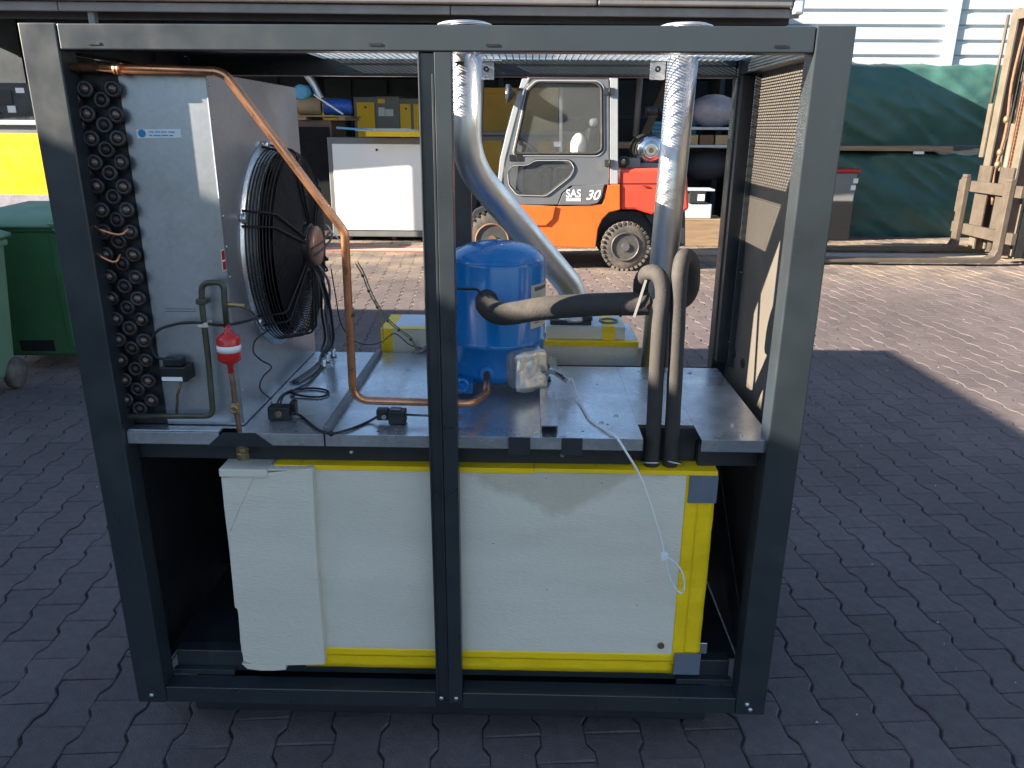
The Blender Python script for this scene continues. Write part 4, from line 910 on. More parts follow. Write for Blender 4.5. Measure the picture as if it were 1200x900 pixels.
# row of yellow machine cabinets in the shade of the shed
Y2 = 12.4
zt_ = at(450, 115, y=Y2).z
for k, (p0, p1, lab) in enumerate(((340, 398, 'yellow doored cabinet half hidden behind the blue bundle'), (420, 442, 'narrow yellow doored cabinet just left of the grey control panel'), (470, 500, 'yellow doored cabinet right of the grey control panel'), (502, 540, 'yellow doored cabinet behind the frame centre post'))):
    a, b = at(p0, 150, y=Y2), at(p1, 150, y=Y2)
    cabinet(lab, a.x-.06, b.x+.02, Y2, Y2+0.9, 0.05, zt_+0.02*(k % 2), 'yellow_paint', doors=2 if k == 2 else 1, fw=0.05)
a, b = at(444, 150, y=Y2), at(467, 150, y=Y2)
pn = thing('control_cabinet', 'grey control panel with paper notices between the yellow cabinets', 'control cabinet', ((a.x+b.x)/2, Y2+.4, 0.05))
bx('case', 'grey_paint', pn, a.x-.03, b.x+.03, Y2-.02, Y2+.85, 0.05, zt_+.03, 0.01)
for (u0, v0, u1, v1) in ((444, 126, 451, 136), (452, 128, 461, 136)):
    c0_, c1_ = at(u0, v1, y=Y2), at(u1, v0, y=Y2); bx('notice', 'paper', pn, c0_.x, c1_.x, Y2-.026, Y2-.021, c0_.z, c1_.z, 0)
c0_, c1_ = at(443, 121, y=Y2), at(451, 116, y=Y2); bx('badge', 'yellow_paint', pn, c0_.x, c1_.x, Y2-.026, Y2-.021, c0_.z, c1_.z, 0)
a, b = at(556, 151, y=12.0), at(655, 103, y=12.0)
cabinet('long yellow cabinet seen through the forklift cab windows', a.x, b.x, 12.0, 12.9, 0.5, b.z, 'shaded_yellow', frame_m='shaded_yellow')
a, b = at(556, 153, y=11.6), at(690, 205, y=11.6)
bench = thing('work_bench', 'pale grey bench with yellow panels behind the forklift', 'bench', ((a.x+b.x)/2, 11.8, 0))
bx('top', 'grey_paint', bench, a.x, b.x, 11.4, 11.95, 1.50, 1.56, 0.01); bx('panel', 'grey_paint', bench, a.x+.05, b.x-.05, 11.5, 11.9, 0, 1.499, 0.01)
for k in range(4): bx('yellow_panel', 'shaded_yellow', bench, a.x+.15+k*.45, a.x+.45+k*.45, 11.485, 11.499, 0.9, 1.42, 0.004)

# right inside part of the shed: leaning bar, crates, drum, appliance
tag(MB().bar(at(756, 158, y=11.5), at(782, 98, y=11.9), 0.12, 0.06).build('leaning_plank', 'mast_cream', None, 0.005), 'yellowish plank leaning up inside the shed behind the gas bottle', 'plank')
tag(MB().tube([at(745, 160, y=11.8), at(750, 92, y=11.8)], 0.05, 12).build('steel_prop', 'grey_paint'), 'upright grey steel prop inside the shed behind the forklift', 'post')
a = at(770, 150, y=12.2)
for k in range(5):
    tag(MB().box(a.x-0.1, a.x+0.65, 12.1, 12.7, 1.42+k*0.065, 1.475+k*0.065).build('blue_tray', 'light_blue', None, 0.005), 'blue tray, %s in the stack behind the gas bottle' % ('lowest', 'second from the bottom', 'middle one', 'second from the top', 'topmost')[k], 'tray', 'blue trays stacked in the shed')
tag(MB().box(a.x-0.9, a.x+1.9, 12.0, 12.8, 1.30, 1.40).box(a.x-.9, a.x-.8, 12.0, 12.8, 0, 1.3).box(a.x+1.8, a.x+1.9, 12.0, 12.8, 0, 1.3).build('shelf', 'wood', None, 0.01), 'wooden shelf table inside the shed right of the forklift', 'table')
a, b = at(818, 152, y=11.2), at(850, 170, y=11.2)
cr = thing('shelf_rack', 'white edged rack holding brown boxes behind the straight duct', 'rack', ((a.x+b.x)/2, 11.4, 0))
for z in (a.z+0.02, b.z-0.02): bx('rail', 'siding', cr, a.x-0.3, b.x+0.3, 11.2, 11.7, z-0.02, z+0.02, 0.004)
for x in (a.x-0.28, b.x+0.25): bx('upright', 'grey_paint', cr, x, x+0.05, 11.2, 11.7, 0, a.z+0.6, 0.004)
for k in range(3): tag(bx('brown_box', 'rust' if k % 2 else 'cardboard', None, a.x-.2+k*.25, a.x+.02+k*.25, 11.24, 11.6, b.z+0.0015, b.z+0.15, 0.004), ('left', 'middle', 'right')[k]+' brown box on the white edged rack behind the duct', 'box', 'brown boxes on the rack')
P = at(838, 130, y=11.4)
tag(MB().ball((P.x, 11.5, P.z), 0.32, (1.3, 0.8, 0.8), 18).build('grey_bale', 'grey_sheet'), 'bulky blue grey covered bale above the white edged rack', 'bale')
tag(MB().ball((P.x, 11.7, 1.05), 0.36, (1.2, 0.7, 0.7), 18).build('grey_bale', 'shed_dark'), 'dark round bale below the white edged rack', 'bale')
a, b = at(806, 256, y=9.6), at(828, 220, y=9.6)
ap = thing('battery_charger', 'small white charger box standing behind the straight duct', 'charger', ((a.x+b.x)/2, 9.7, 0.12))
bx('case', 'siding', ap, a.x-.05, b.x+.1, 9.6, 9.95, a.z, a.z+0.20, 0.01); bx('display', 'dark_steel', ap, a.x, b.x, 9.59, 9.9, a.z+0.21, a.z+0.38, 0.006)
bx('top', 'siding', ap, a.x-.1, b.x+.12, 9.58, 9.95, a.z+0.385, a.z+0.41, 0.004)
bx('notice', 'white_vinyl', ap, (a.x+b.x)/2, b.x-.02, 9.583, 9.589, a.z+0.25, a.z+0.34, 0)
tag(bx('timber_block', 'wood', None, a.x-.3, b.x+.3, 9.55, 10.1, 0.0, a.z-.002, 0.008), 'timber block under the small white charger box', 'timber')

# left: yellow cabinet, dark machine, sheet
a, b = at(0, 228, y=8), at(62, 158, y=8)
yc = cabinet('yellow fronted cabinet with a silver top edge at the far left', a.x-1.0, b.x+0.05, 8.0, 8.45, 0.06, 1.60, 'yellow_paint', fw=0.012)
for c in list(yc.children):
    if c.name.startswith('lock'): pass
bx('top_edge', 'siding', yc, a.x-1.0, b.x+.06, 7.96, 8.46, 1.602, 1.66, 0.008)
bx('skirt', 'grey_sheet', yc, a.x-1.0, b.x+.05, 7.982, 7.9875, 0.1, 0.78, 0.002)
a, b = at(0, 142, y=9.2), at(44, 100, y=9.2)
dm_ = thing('control_cabinet', 'dark grey control cabinet with two small white labels behind the yellow cabinet', 'cabinet', (a.x, 9.5, 0))
bx('case', 'frame_paint', dm_, a.x-1.0, b.x-0.12, 9.2, 9.9, 0, b.z+0.03, 0.01)  # darker colour chosen here to stand in for shade on the cabinet
bx('side_case', 'fascia', dm_, b.x-0.118, b.x+0.10, 9.22, 9.9, 0, b.z, 0.01)
for (u0, v0, u1, v1) in ((19, 103, 28, 109), (10, 124, 18, 132)):
    c0_, c1_ = at(u0, v1, y=9.2), at(u1, v0, y=9.2); bx('notice', 'white_vinyl', dm_, c0_.x, c1_.x, 9.193, 9.1985, c0_.z, c1_.z, 0)
a, b = at(-8, 122, y=9.2), at(13, 106, y=9.2); bx('hatch', 'dark_steel', dm_, a.x, b.x, 9.188, 9.1985, a.z, b.z, 0.003)

# tarpaulin covered stacks
def tarp_block(label, x0, x1, y0, y1, z0_, z1_, seed, bulge=0.12):
    nx, ny, nz = 90, 16, 40; vs_ = []; idx = {}; fs_ = []
    def P_(i, j, k):
        key = (i, j, k)
        if key in idx: return idx[key]
        u, v_, w_ = i/nx, j/ny, k/nz
        p = Vector((x0+(x1-x0)*u, y0+(y1-y0)*v_, z0_+(z1_-z0_)*w_))
        n_ = Vector(((1 if i == nx else -1 if i == 0 else 0), (1 if j == ny else -1 if j == 0 else 0), (0.6 if k == nz else 0)))
        q = p+Vector((seed, 0, 0))
        f1 = abs(noise.noise(Vector((q.x*1.1+q.z*1.3, q.y, q.z*0.9))))-0.25
        f2 = noise.noise(Vector((q.x*3.1-q.z*2.6, q.y*3, q.z*1.6)))
        f3 = 1-abs(noise.noise(Vector((q.x*2.2+q.z*3.3, q.y*2.0, q.z*1.0+4))))*2
        f4 = noise.noise(Vector((q.x*7, q.y*6, q.z*9)))
        d = 0.10*f1+0.022*f2+0.045*f3*abs(f3)+0.006*f4+bulge*math.sin(w_*math.pi)*0.8
        sag = 0.05*noise.noise(Vector((q.x*0.8, 0, seed)))*w_ - 0.06*w_*(abs(v_-.5)*2)**6
        vs_.append(p+n_*d+Vector((0, 0, sag))); idx[key] = len(vs_)-1; return idx[key]
    for i in range(nx):
        for k in range(nz): fs_.append((P_(i, 0, k), P_(i+1, 0, k), P_(i+1, 0, k+1), P_(i, 0, k+1)))
        for j in range(ny): fs_.append((P_(i, j, nz), P_(i+1, j, nz), P_(i+1, j+1, nz), P_(i, j+1, nz)))
    for k in range(nz):
        for j in range(ny):
            fs_.append((P_(0, j, k), P_(0, j, k+1), P_(0, j+1, k+1), P_(0, j+1, k))); fs_.append((P_(nx, j, k), P_(nx, j+1, k), P_(nx, j+1, k+1), P_(nx, j, k+1)))
    return tag(MB().add(vs_, fs_, True).build('tarpaulin_stack', 'tarp'), label, 'tarpaulin')
tarp_block('lower green tarpaulin covered stack standing on the ground by the forks', 4.75, 9.8, 10.85, 12.2, 0.0, 1.30, 3.0, 0.05)
tarp_block('upper green tarpaulin covered stack bulging above the timber strip', 4.78, 9.8, 10.85, 12.2, 1.40, 2.56, 11.0, 0.12)
tag(MB().box(4.7, 6.65, 10.68, 12.1, 1.315, 1.385).build('timber_strip', 'wood', None, 0.006), 'brown timber strip between the two green tarpaulin stacks', 'timber')
bx_ = at(1077, 179, y=10.6); tag(MB().box(bx_.x-.07, bx_.x+.07, 10.58, 10.64, bx_.z-.02, bx_.z+.02).build('white_tag', 'white_paint', None, 0.004), 'small white tag hanging at the tarpaulin seam', 'tag')
# black crate with red lid
a, b = at(978, 275, y=10.3), at(1007, 200, y=10.3)
ck = thing('plastic_container', 'tall black plastic container with a red lid beside the tarpaulin', 'container', (a.x, 10.45, 0))
bx('tub', 'black_plastic', ck, a.x-0.3, b.x, 10.3, 10.7, 0.0, 0.58, 0.02); bx('tub', 'grey_paint', ck, a.x-.28, b.x-.01, 10.31, 10.69, 0.581, b.z-.03, 0.02)
bx('lid', 'red_plastic', ck, a.x-0.32, b.x+0.02, 10.28, 10.72, b.z-0.029, b.z+0.02, 0.01)
for u, v_ in ((1003, 212), (1000, 220)):
    c_0 = at(u, v_, y=10.3); bx('notice', 'white_vinyl', ck, c_0.x-.035, c_0.x+.035, 10.303, 10.3085, c_0.z-.035, c_0.z+.035, 0)

# corrugated building
wb = thing('clad_building', 'white horizontally ribbed metal clad building behind the green tarpaulins', 'building', (12, 16, 0))
def cladding(x0, x1, y_):
    pr = []; z = 0.0
    while z < 5.6:
        pr += [(0.0, z), (0.0, z+0.16), (0.035, z+0.185), (0.035, z+0.215), (0.0, z+0.24)]; z += 0.24
    vs_ = []; n_ = len(pr)
    for x in (x0, x1):
        for d, zz in pr: vs_.append((x, y_+d, zz))
    fs_ = [(i, i+1, i+1+n_, i+n_) for i in range(n_-1)]
    return MB().add(vs_, fs_).build('cladding', 'siding', wb)
cladding(4.45, 7.36, 13.0); cladding(7.56, 22, 13.0)
bx('corner_trim', 'siding', wb, 7.362, 7.558, 12.96, 13.1, 0, 5.6, 0.006)
bx('corner_trim', 'siding', wb, 4.36, 4.449, 12.96, 13.1, 0, 5.6, 0.006)
bx('wall_core', 'shed_dark', wb, 4.36, 22, 13.11, 19, 0, 5.6, 0)
bx('roof_trim', 'fascia', wb, 4.3, 22, 12.9, 19, 5.601, 5.8, 0.02)

#================================================================ FORKLIFT SEEN FROM THE SIDE
YF1 = 7.45; YF2 = YF1+1.15
fk = thing('forklift', 'orange and grey forklift truck with enclosed cab parked side on beyond the frame', 'forklift', (0.7, YF1+.55, 0))
S = lambda px, py, y=YF1: at(px, py, y=y)
def fprism(name, material, pix, y0=0.0, dy=1.15, bevel=0.012, parent=fk, **k):
    return MB().prism([S(u, v_) + Vector((0, y0, 0)) for u, v_ in pix], (0, dy, 0)).build(name, material, parent, bevel, **k)
# orange chassis with arch
arch = []
wc2 = S(734, 284); 
for k in range(9):
    a = R(176-21*k); c = (734+38*math.cos(a), 284-38*math.sin(a)); arch.append(c)
body = [(606, 237), (653, 240), (657, 226), (668, 218), (706, 214), (727, 216), (727, 252)]
fprism('chassis', 'forklift_orange', [(606, 239), (640, 241), (650, 242), (706, 239), (712, 216), (727, 216), (727, 246), (714, 249), (706, 257), (701, 268), (698, 291), (660, 290), (600, 283), (606, 270)], 0.0, 1.15)
fprism('foot_step', 'forklift_orange', [(606, 240.5), (651, 241.5), (648, 256), (640, 264), (615, 264), (606, 262)], -0.02, 0.019, 0.006)
fprism('side_badge_panel', 'forklift_grey', [(654, 240), (660, 226), (672, 218), (708, 216), (705, 231), (700, 238), (690, 240)], -0.012, 0.011, 0.004)
# counterweight
fprism('counterweight', 'forklift_red', [(727.5, 198), (790, 197), (806, 204), (808, 245), (800, 250), (775, 250), (764, 252), (757, 250), (745, 246), (727.5, 246)], 0.02, 1.10, 0.03)
fprism('hood_seam', 'dark_steel', [(727.5, 214.6), (806, 214.6), (806, 216.0), (727.5, 216.0)], 0.016, 0.003, 0)
fprism('rear_bumper', 'dark_steel', [(757, 252), (770, 252), (806, 248), (806, 290), (775, 296), (772, 275)], 0.15, 0.85, 0.01)
fprism('rear_light', 'red_plastic', [(753, 217), (758, 217), (758, 219), (753, 219)], -0.0, 0.012, 0.002)
# cab: door frame with window openings built from bars, rear pillar, roof
def fbarp(name, material, pa, pb, w_, d_=0.05, y0=0.0, parent=fk):
    a, b = S(*pa)+Vector((0, y0+d_/2, 0)), S(*pb)+Vector((0, y0+d_/2, 0))
    return MB().bar(a, b, d_, w_, up=(b-a).cross(Vector((0, 1, 0))).normalized()).build(name, material, parent, 0.006)
# door skin = ring outline with two holes, triangulated by bmesh
def plate_with_holes(name, material, outer, holes, y0, th, parent=fk):
    from mathutils.geometry import tessellate_polygon
    loops = [[S(u, v_)+Vector((0, y0, 0)) for u, v_ in outer]] + [[S(u, v_)+Vector((0, y0, 0)) for u, v_ in h] for h in holes]
    flat = [p for l in loops for p in l]; tris = tessellate_polygon(loops); n_ = len(flat)
    vs_ = flat+[p+Vector((0, th, 0)) for p in flat]; fs_ = [tuple(t) for t in tris]+[tuple(i+n_ for i in reversed(t)) for t in tris]; o = 0
    for l in loops:
        m_ = len(l)
        for i in range(m_): j = (i+1) % m_; fs_.append((o+i, o+j, o+j+n_, o+i+n_))
        o += m_
    return MB().add(vs_, fs_).build(name, material, parent)
def rounded(pix, r=4, n=5):
    out = []; m_ = len(pix)
    for i in range(m_):
        a, b, c = (Vector(pix[i-1]), Vector(pix[i]), Vector(pix[(i+1) % m_]))
        u = (a-b); v_ = (c-b); ru = min(r, u.length*.45); rv = min(r, v_.length*.45)
        p0, p1 = b+u.normalized()*ru, b+v_.normalized()*rv
        for k in range(n+1):
            t = k/n; q = p0*(1-t)**2+b*2*t*(1-t)+p1*t*t; out.append((q.x, q.y))
    return out
win = rounded([(603, 178), (619, 106), (629, 96), (699, 97), (705, 103), (705.5, 175), (699, 180), (606, 180)], 4)
low = rounded([(595, 200), (601, 193), (618, 193), (627, 187.5), (668, 187.5), (673.5, 197), (668, 207), (640, 229), (606, 228), (596, 216)], 4)
door_out = [(590, 205), (594, 187), (615, 104), (624, 93), (713, 93), (713, 216), (668, 217.5), (658, 226), (653, 239.5), (606, 239.5), (596, 236), (591, 222)]
dr_ = plate_with_holes('cab_door', 'forklift_grey', door_out, [win, low], -0.004, 0.035)
def ring(name, material, pix, r, y0, parent):
    p = [S(u, v_)+Vector((0, y0, 0)) for u, v_ in pix]; p.append(p[0]); return MB().tube(p, r, 8, False).build(name, material, parent)
ring('window_seal', 'black_rubber', win, 0.016, -0.004, dr_)
ring('window_trim', 'forklift_light_grey', rounded([(601, 179), (617.5, 104), (628, 94.5), (701, 95), (707.5, 101), (708, 177), (701, 183), (604, 182.5)], 4), 0.006, -0.006, dr_)
ring('window_seal', 'black_rubber', low, 0.013, -0.004, dr_)
ring('window_trim', 'siding', [(u, v_+0.6) for u, v_ in low], 0.005, -0.012, dr_)
MB().prism([S(u, v_)+Vector((0, 0.012, 0)) for u, v_ in win], (0, 0.005, 0)).build('window_pane', 'glass', dr_)
MB().prism([S(u, v_)+Vector((0, 0.012, 0)) for u, v_ in low], (0, 0.005, 0)).build('window_pane', 'glass', dr_)
for (u, v_) in ((601, 185), (609, 185)):
    c0_ = S(u, v_); MB().box(c0_.x-.04, c0_.x+.035, YF1-.012, YF1-.0045, c0_.z-.035, c0_.z+.035).build('door_handle', 'black_plastic', dr_, 0.003)
for v_ in (107, 191):
    c0_ = S(714, v_); MB().box(c0_.x-.055, c0_.x-.012, YF1-.03, YF1-.0045, c0_.z-.035, c0_.z+.035).box(c0_.x+.012, c0_.x+.055, YF1-.03, YF1-.0045, c0_.z-.035, c0_.z+.035).cyl((c0_.x, YF1-.02, c0_.z-.04), (c0_.x, YF1-.02, c0_.z+.04), 0.012, 10).build('hinge', 'dark_steel', dr_)
fprism('rear_pillar', 'forklift_light_grey', [(714.5, 90), (724.5, 90), (724.5, 216), (714.5, 216)], 0.0, 0.07, 0.008)
fprism('rear_pillar', 'forklift_light_grey', [(714.5, 90), (724.5, 90), (724.5, 216), (714.5, 216)], 1.06, 0.07, 0.008)
fprism('roof', 'forklift_light_grey', [(618, 86), (640, 80), (715, 80), (725, 84), (725, 92), (618, 92)], 0.0, 1.13, 0.02)
for y0 in (0.0, 1.06):
    fprism('front_pillar', 'forklift_light_grey', [(612, 92), (621, 92), (613, 106), (592, 186), (588, 215), (583, 215), (586, 186), (600, 130)], y0+.004, 0.06, 0.006)
fprism('far_door_sill', 'forklift_grey', [(592, 184), (713, 184), (713, 239), (600, 239)], 1.08, 0.04, 0.01)
fprism('mirror_stalk', 'dark_steel', [(606, 103), (613, 103), (613, 106), (606, 106)], -0.05, 0.05, 0.004)
p = S(597.5, 110, YF1-.06); MB().lathe([(0.01, 0), (0.10, 0.06), (0.10, 0.10), (0.09, 0.105), (0.0001, 0.09)], p+Vector((0.06, 0, 0)), (-1, -0.15, 0), 22).build('work_light', 'dark_steel', fk)
MB().lathe([(0.088, 0.107), (0.0001, 0.112)], p+Vector((0.06, 0, 0)), (-1, -0.15, 0), 22).build('lamp_lens', 'chrome', fk)
pipe('wiper_arm', 'black_plastic', fk, [S(587, 185, YF1+.5), S(600, 130, YF1+.55)], 0.012, 6)
fprism('far_window_post', 'forklift_grey', [(660, 96), (664, 96), (664, 184), (660, 184)], 1.08, 0.03, 0.004)
# interior: floor, seat, steering wheel, dash
fprism('cab_floor', 'dark_steel', [(594, 230), (712, 230), (712, 238), (594, 238)], 0.04, 1.02, 0)
fprism('dashboard', 'grey_paint', [(592, 210), (596, 180), (606, 168), (614, 172), (612, 228), (594, 228)], 0.12, 0.9, 0.02)
fprism('seat_back', 'black_plastic', [(692, 150), (704, 150), (700, 205), (684, 205)], 0.3, 0.5, 0.03)
fprism('headrest', 'forklift_grey', [(696, 138), (705, 138), (704, 148), (695, 148)], 0.42, 0.26, 0.03)
fprism('seat_cushion', 'black_plastic', [(655, 198), (690, 196), (690, 212), (655, 212)], 0.3, 0.5, 0.03)
sp_ = S(622, 172, YF1+.5); MB().torus(sp_, (0.55, 0, 0.83), 0.17, 0.016, 30, 8).cyl(sp_, sp_+Vector((-0.10, 0, -0.32)), 0.03, 12).build('steering_wheel', 'black_plastic', fk)
sp2 = S(678, 172, YF1+.35); MB().ball(sp2, 0.14, (0.7, 0.5, 1.1), 16).build('seat_cover', 'white_paint', fk)
for (u, v_) in ((634, 212), (645, 205)): MB().tube([S(u, 228, YF1+.3), S(u+2, v_-8, YF1+.3)], 0.014, 8).ball(S(u+2, v_-9, YF1+.3), 0.03, n=10).build('lever', 'dark_steel', fk)
fprism('window_sticker', 'white_vinyl', [(649, 166), (657, 166), (657, 172), (649, 172)], 0.03, 0.003, 0)
# SAS 30 lettering
def put_text(s_, u, v_, size, shear=0, sc=(1, 1, 1)):
    p = S(u, v_); text('lettering', s_, size, (p.x, YF1-0.0138, p.z), FRONT, 'white_vinyl', fk, 0.001, sc, shear)
put_text('SAS', 672, 227, 0.125, 0, (0.88, 1, 1))
put_text('30', 694, 229, 0.155, 0.35, (1.0, 1, 1))
p0, p1 = S(663.5, 235.5), S(680.5, 232); MB().box(p0.x, p1.x, YF1-.0140, YF1-.0125, p0.z, p1.z).build('lettering', 'white_vinyl', fk)
m = MB(); rz = random.Random(2); x = p0.x+0.006
while x < p1.x-0.01: m.box(x, x+0.006, YF1-.0150, YF1-.0141, p0.z+0.008, p1.z-0.008); x += rz.choice([0.014, 0.019])
m.build('lettering', 'forklift_light_grey', fk)
# gas bottle across the counterweight
gb = S(763, 176, YF1+.18); gp = thing('gas_bottle', 'silver gas bottle lying across the forklift behind its cab', 'gas bottle', gb)
GR = 0.165
MB().lathe([(0.06, -0.012), (0.085, -0.012), (0.085, 0.03), (GR-.05, 0.03), (GR-.012, 0.055), (GR, 0.10), (GR, 0.72), (GR-.02, 0.77), (GR-.08, 0.80), (0.001, 0.81)], gb, (0, 1, 0), 36).build('cylinder', 'chrome', gp)
MB().torus(gb+Vector((0, -0.005, 0)), (0, 1, 0), 0.085, 0.010, 30).build('collar', 'aluminium', gp)
MB().cyl(gb+Vector((0, 0.02, 0)), gb+Vector((0, -0.02, 0)), 0.03, 14).build('valve', 'brass', gp)
for yy in (0.16, 0.55): MB().torus(gb+Vector((0, yy, 0)), (0, 1, 0), GR+.004, 0.011, 36).build('strap', 'black_plastic', gp)
MB().box(gb.x-0.12, gb.x+0.12, YF1+.2, YF1+.85, S(760, 198).z, gb.z-GR+.02).box(gb.x-.30, gb.x-.12, YF1+.15, YF1+.6, S(760, 198).z, S(760, 198).z+.11).build('bottle_cradle', 'grey_paint', fk, 0.01)
MB().torus(S(731, 189.5, YF1+.1), (0, 1, 0), 0.05, 0.018, 22).build('fuel_cap', 'black_rubber', fk)
# exhaust / air intake stub above the bottle
pe = S(757, 131, YF1+.3); MB().cyl(pe, pe+Vector((0.13, 0, 0.01)), 0.055, 18).cyl(pe+Vector((.13, 0, .01)), pe+Vector((0.28, 0, 0.015)), 0.035, 14).tube([pe+Vector((0.28, 0, .015)), pe+Vector((0.42, 0.05, -0.2)), pe+Vector((0.42, 0.1, -0.6))], 0.025, 10).build('reversing_lamp', 'black_plastic', fk)
# wheels
def wheel(px, r, y0, wd, name='wheel'):
    c = Vector((S(px, 284).x, y0, r))
    t = MB(); t.lathe([(r*.60, 0.01), (r*.93, 0), (r, 0.03), (r, wd-.03), (r*.93, wd), (r*.60, wd-.01)], c, (0, 1, 0), 44)
    w_ = t.build('tyre', 'tyre', fk)
    m_ = MB()
    for k in range(30):
        a = 2*math.pi*k/30
        for (ya, yb, da) in ((-0.006, wd*.46, 0.05), (wd*.54, wd+.006, -0.05)):
            d0 = Vector((math.cos(a), 0, math.sin(a))); d1 = Vector((math.cos(a+da), 0, math.sin(a+da)))
            m_.bar(c+d0*(r-.011)+Vector((0, ya, 0)), c+d1*(r-.011)+Vector((0, yb, 0)), 0.034, 0.03, up=d0)
    m_.build('tread', 'tyre', w_)
    rm_ = MB().lathe([(r*.60, 0.008), (r*.58, 0.0), (r*.54, 0.012), (r*.50, 0.05), (r*.30, 0.06), (r*.28, 0.03), (r*.22, 0.02), (0.0001, 0.018)], c+Vector((0, -0.002, 0)), (0, 1, 0), 36).build('rim', 'rim', w_)
    for k in range(6):
        a = 2*math.pi*k/6; q = c+Vector((math.cos(a)*r*.4, 0.05, math.sin(a)*r*.4)); MB().cyl(q, q+Vector((0, -0.02, 0)), 0.014, 6).build('wheel_nut', 'chrome', w_)
    MB().torus(c+Vector((0, 0.002, 0)), (0, 1, 0), r*.56, 0.012, 36).build('rim_ring', 'rust' if px < 700 else 'rim', w_)
    MB().cyl(c+Vector((0, 0.02, 0)), c+Vector((0, -0.012, 0)), r*.17, 18).build('hub', 'chrome' if px > 700 else 'rust', w_)
wheel(733, 0.285, YF1-0.01, 0.20); wheel(733, 0.285, YF1+.92, 0.20)
wheel(577, 0.345, YF1-0.03, 0.24); wheel(577, 0.345, YF1+.90, 0.24)
fprism('front_fender', 'dark_steel', [(548, 262), (556, 246), (575, 238), (598, 240), (606, 252), (606, 262), (598, 250), (578, 244), (560, 251), (553, 264)], -0.03, 0.3, 0.006)
fprism('inner_chassis', 'dark_steel', [(560, 250), (775, 250), (775, 294), (560, 290)], 0.28, 0.58, 0.01)
# mast and fork carriage at its front
for y0 in (0.20, 0.86):
    fprism('mast_rail', 'dark_steel', [(552, 84), (562, 84), (556, 285), (546, 285)], y0, 0.10, 0.006)
fprism('carriage', 'dark_steel', [(538, 190), (548, 190), (548, 275), (538, 275)], 0.1, 0.95, 0.008)
pl = S(541, 215, YF1); MB().box(pl.x-.06, pl.x+.10, YF1-.05, YF1+.12, pl.z-.10, pl.z+.10).build('head_lamp', 'siding', fk, 0.03)
for y0 in (0.2, 0.85): bx('fork', 'dark_steel', fk, S(540, 280).x-0.40, S(540, 280).x, YF1+y0, YF1+y0+.11, 0.05, 0.09, 0.005)

#================================================================ SECOND FORKLIFT: MAST, CARRIAGE AND FORKS
m2 = thing('forklift', 'worn beige forklift mast and carriage with two forks lying low at the right', 'forklift', (6.2, 8.7, 0))
CX = 6.05
def C(px, py, x=CX): return at(px, py, x=x)
n0, f0 = C(1192, 232), C(1115, 222)          # near and far fork tops
yn, yf = 8.02, 9.02
def fork(y_, label):
    L = [(CX-0.02, 1.02), (CX+0.045, 1.02), (CX+0.045, 0.10), (CX-0.02, 0.035), (CX-2.0, 0.035), (CX-2.4, 0.05), (CX-2.4, 0.062), (CX-0.13, 0.095), (CX-0.05, 0.13), (CX-0.02, 0.2)]
    MB().prism([(x, y_, z) for x, z in L], (0, 0.13, 0)).build('fork', 'worn_steel', m2, 0.008)
    MB().box(CX-0.015, CX+.04, y_+.01, y_+.12, 1.021, 1.06).build('fork_lock', 'worn_steel', m2, 0.006)
fork(yn, ''); fork(yf, '')
MB().box(CX+0.05, CX+0.11, yn-0.12, yf+0.30, 0.84, 0.98).build('carriage_bar', 'worn_steel', m2, 0.006)
MB().box(CX+0.05, CX+0.11, yn-0.12, yf+0.30, 0.28, 0.42).build('carriage_bar', 'worn_steel', m2, 0.006)
MB().box(CX+0.05, CX+0.10, yf+0.22, yf+0.30, 0.55, 0.835).build('carriage_end_plate', 'worn_steel', m2, 0.006)
MB().box(CX+0.112, CX+0.14, yn+0.22, yn+0.50, 0.28, 1.18).box(CX+0.112, CX+0.14, yf-0.30, yf-0.02, 0.28, 1.18).build('carriage_plate', 'worn_steel', m2, 0.006)
for y_, mm in ((8.28, 'mast_cream'), (8.90, 'mast_cream')):
    # outer channel: two flanges and a web
    MB().box(CX+0.16, CX+0.30, y_-0.012, y_+0.012, 0.10, 3.05).build('mast_web', 'mast_brown', m2, 0.003)
    for xx in (CX+0.145, CX+0.29): MB().box(xx, xx+0.03, y_-0.05, y_+0.09, 0.10, 3.05).build('mast_rail', mm, m2, 0.006)
    MB().box(CX+0.34, CX+0.37, y_-0.03, y_+0.10, 0.06, 2.9).box(CX+0.47, CX+0.50, y_-0.03, y_+0.10, 0.06, 2.9).box(CX+0.34, CX+0.50, y_-0.008, y_+0.02, 0.07, 2.88).build('outer_rail', mm, m2, 0.006)
MB().box(CX+0.15, CX+0.32, 8.25, 9.0, 2.92, 3.04).build('cross_head', 'mast_cream', m2, 0.008)
MB().box(CX+0.34, CX+0.5, 8.25, 9.0, 2.2, 2.32).build('cross_head', 'mast_cream', m2, 0.008)
MB().cyl((CX+.24, 8.62, 0.1), (CX+.24, 8.62, 1.7), 0.045, 16).build('lift_cylinder', 'mast_cream', m2)
MB().cyl((CX+.24, 8.62, 1.7), (CX+.24, 8.62, 2.9), 0.028, 16).build('piston_rod', 'chrome', m2)
ch_ = MB()
for yy in (8.50, 8.54):
    z = 0.9
    while z < 2.9: ch_.box(CX+.20, CX+.235, yy, yy+0.012, z, z+0.030); ch_.box(CX+.207, CX+.228, yy+.012, yy+.026, z+.018, z+.05); z += 0.046
ch_.build('lift_chain', 'rust', m2, kind='stuff')
pipe('hydraulic_hose', 'rust', m2, smooth_path([(CX+.2, 8.74, 2.9), (CX+.18, 8.76, 2.2), (CX+.2, 8.72, 1.6), (CX+.17, 8.74, 1.1), (CX+.2, 8.7, 0.7)]), 0.018, 8)
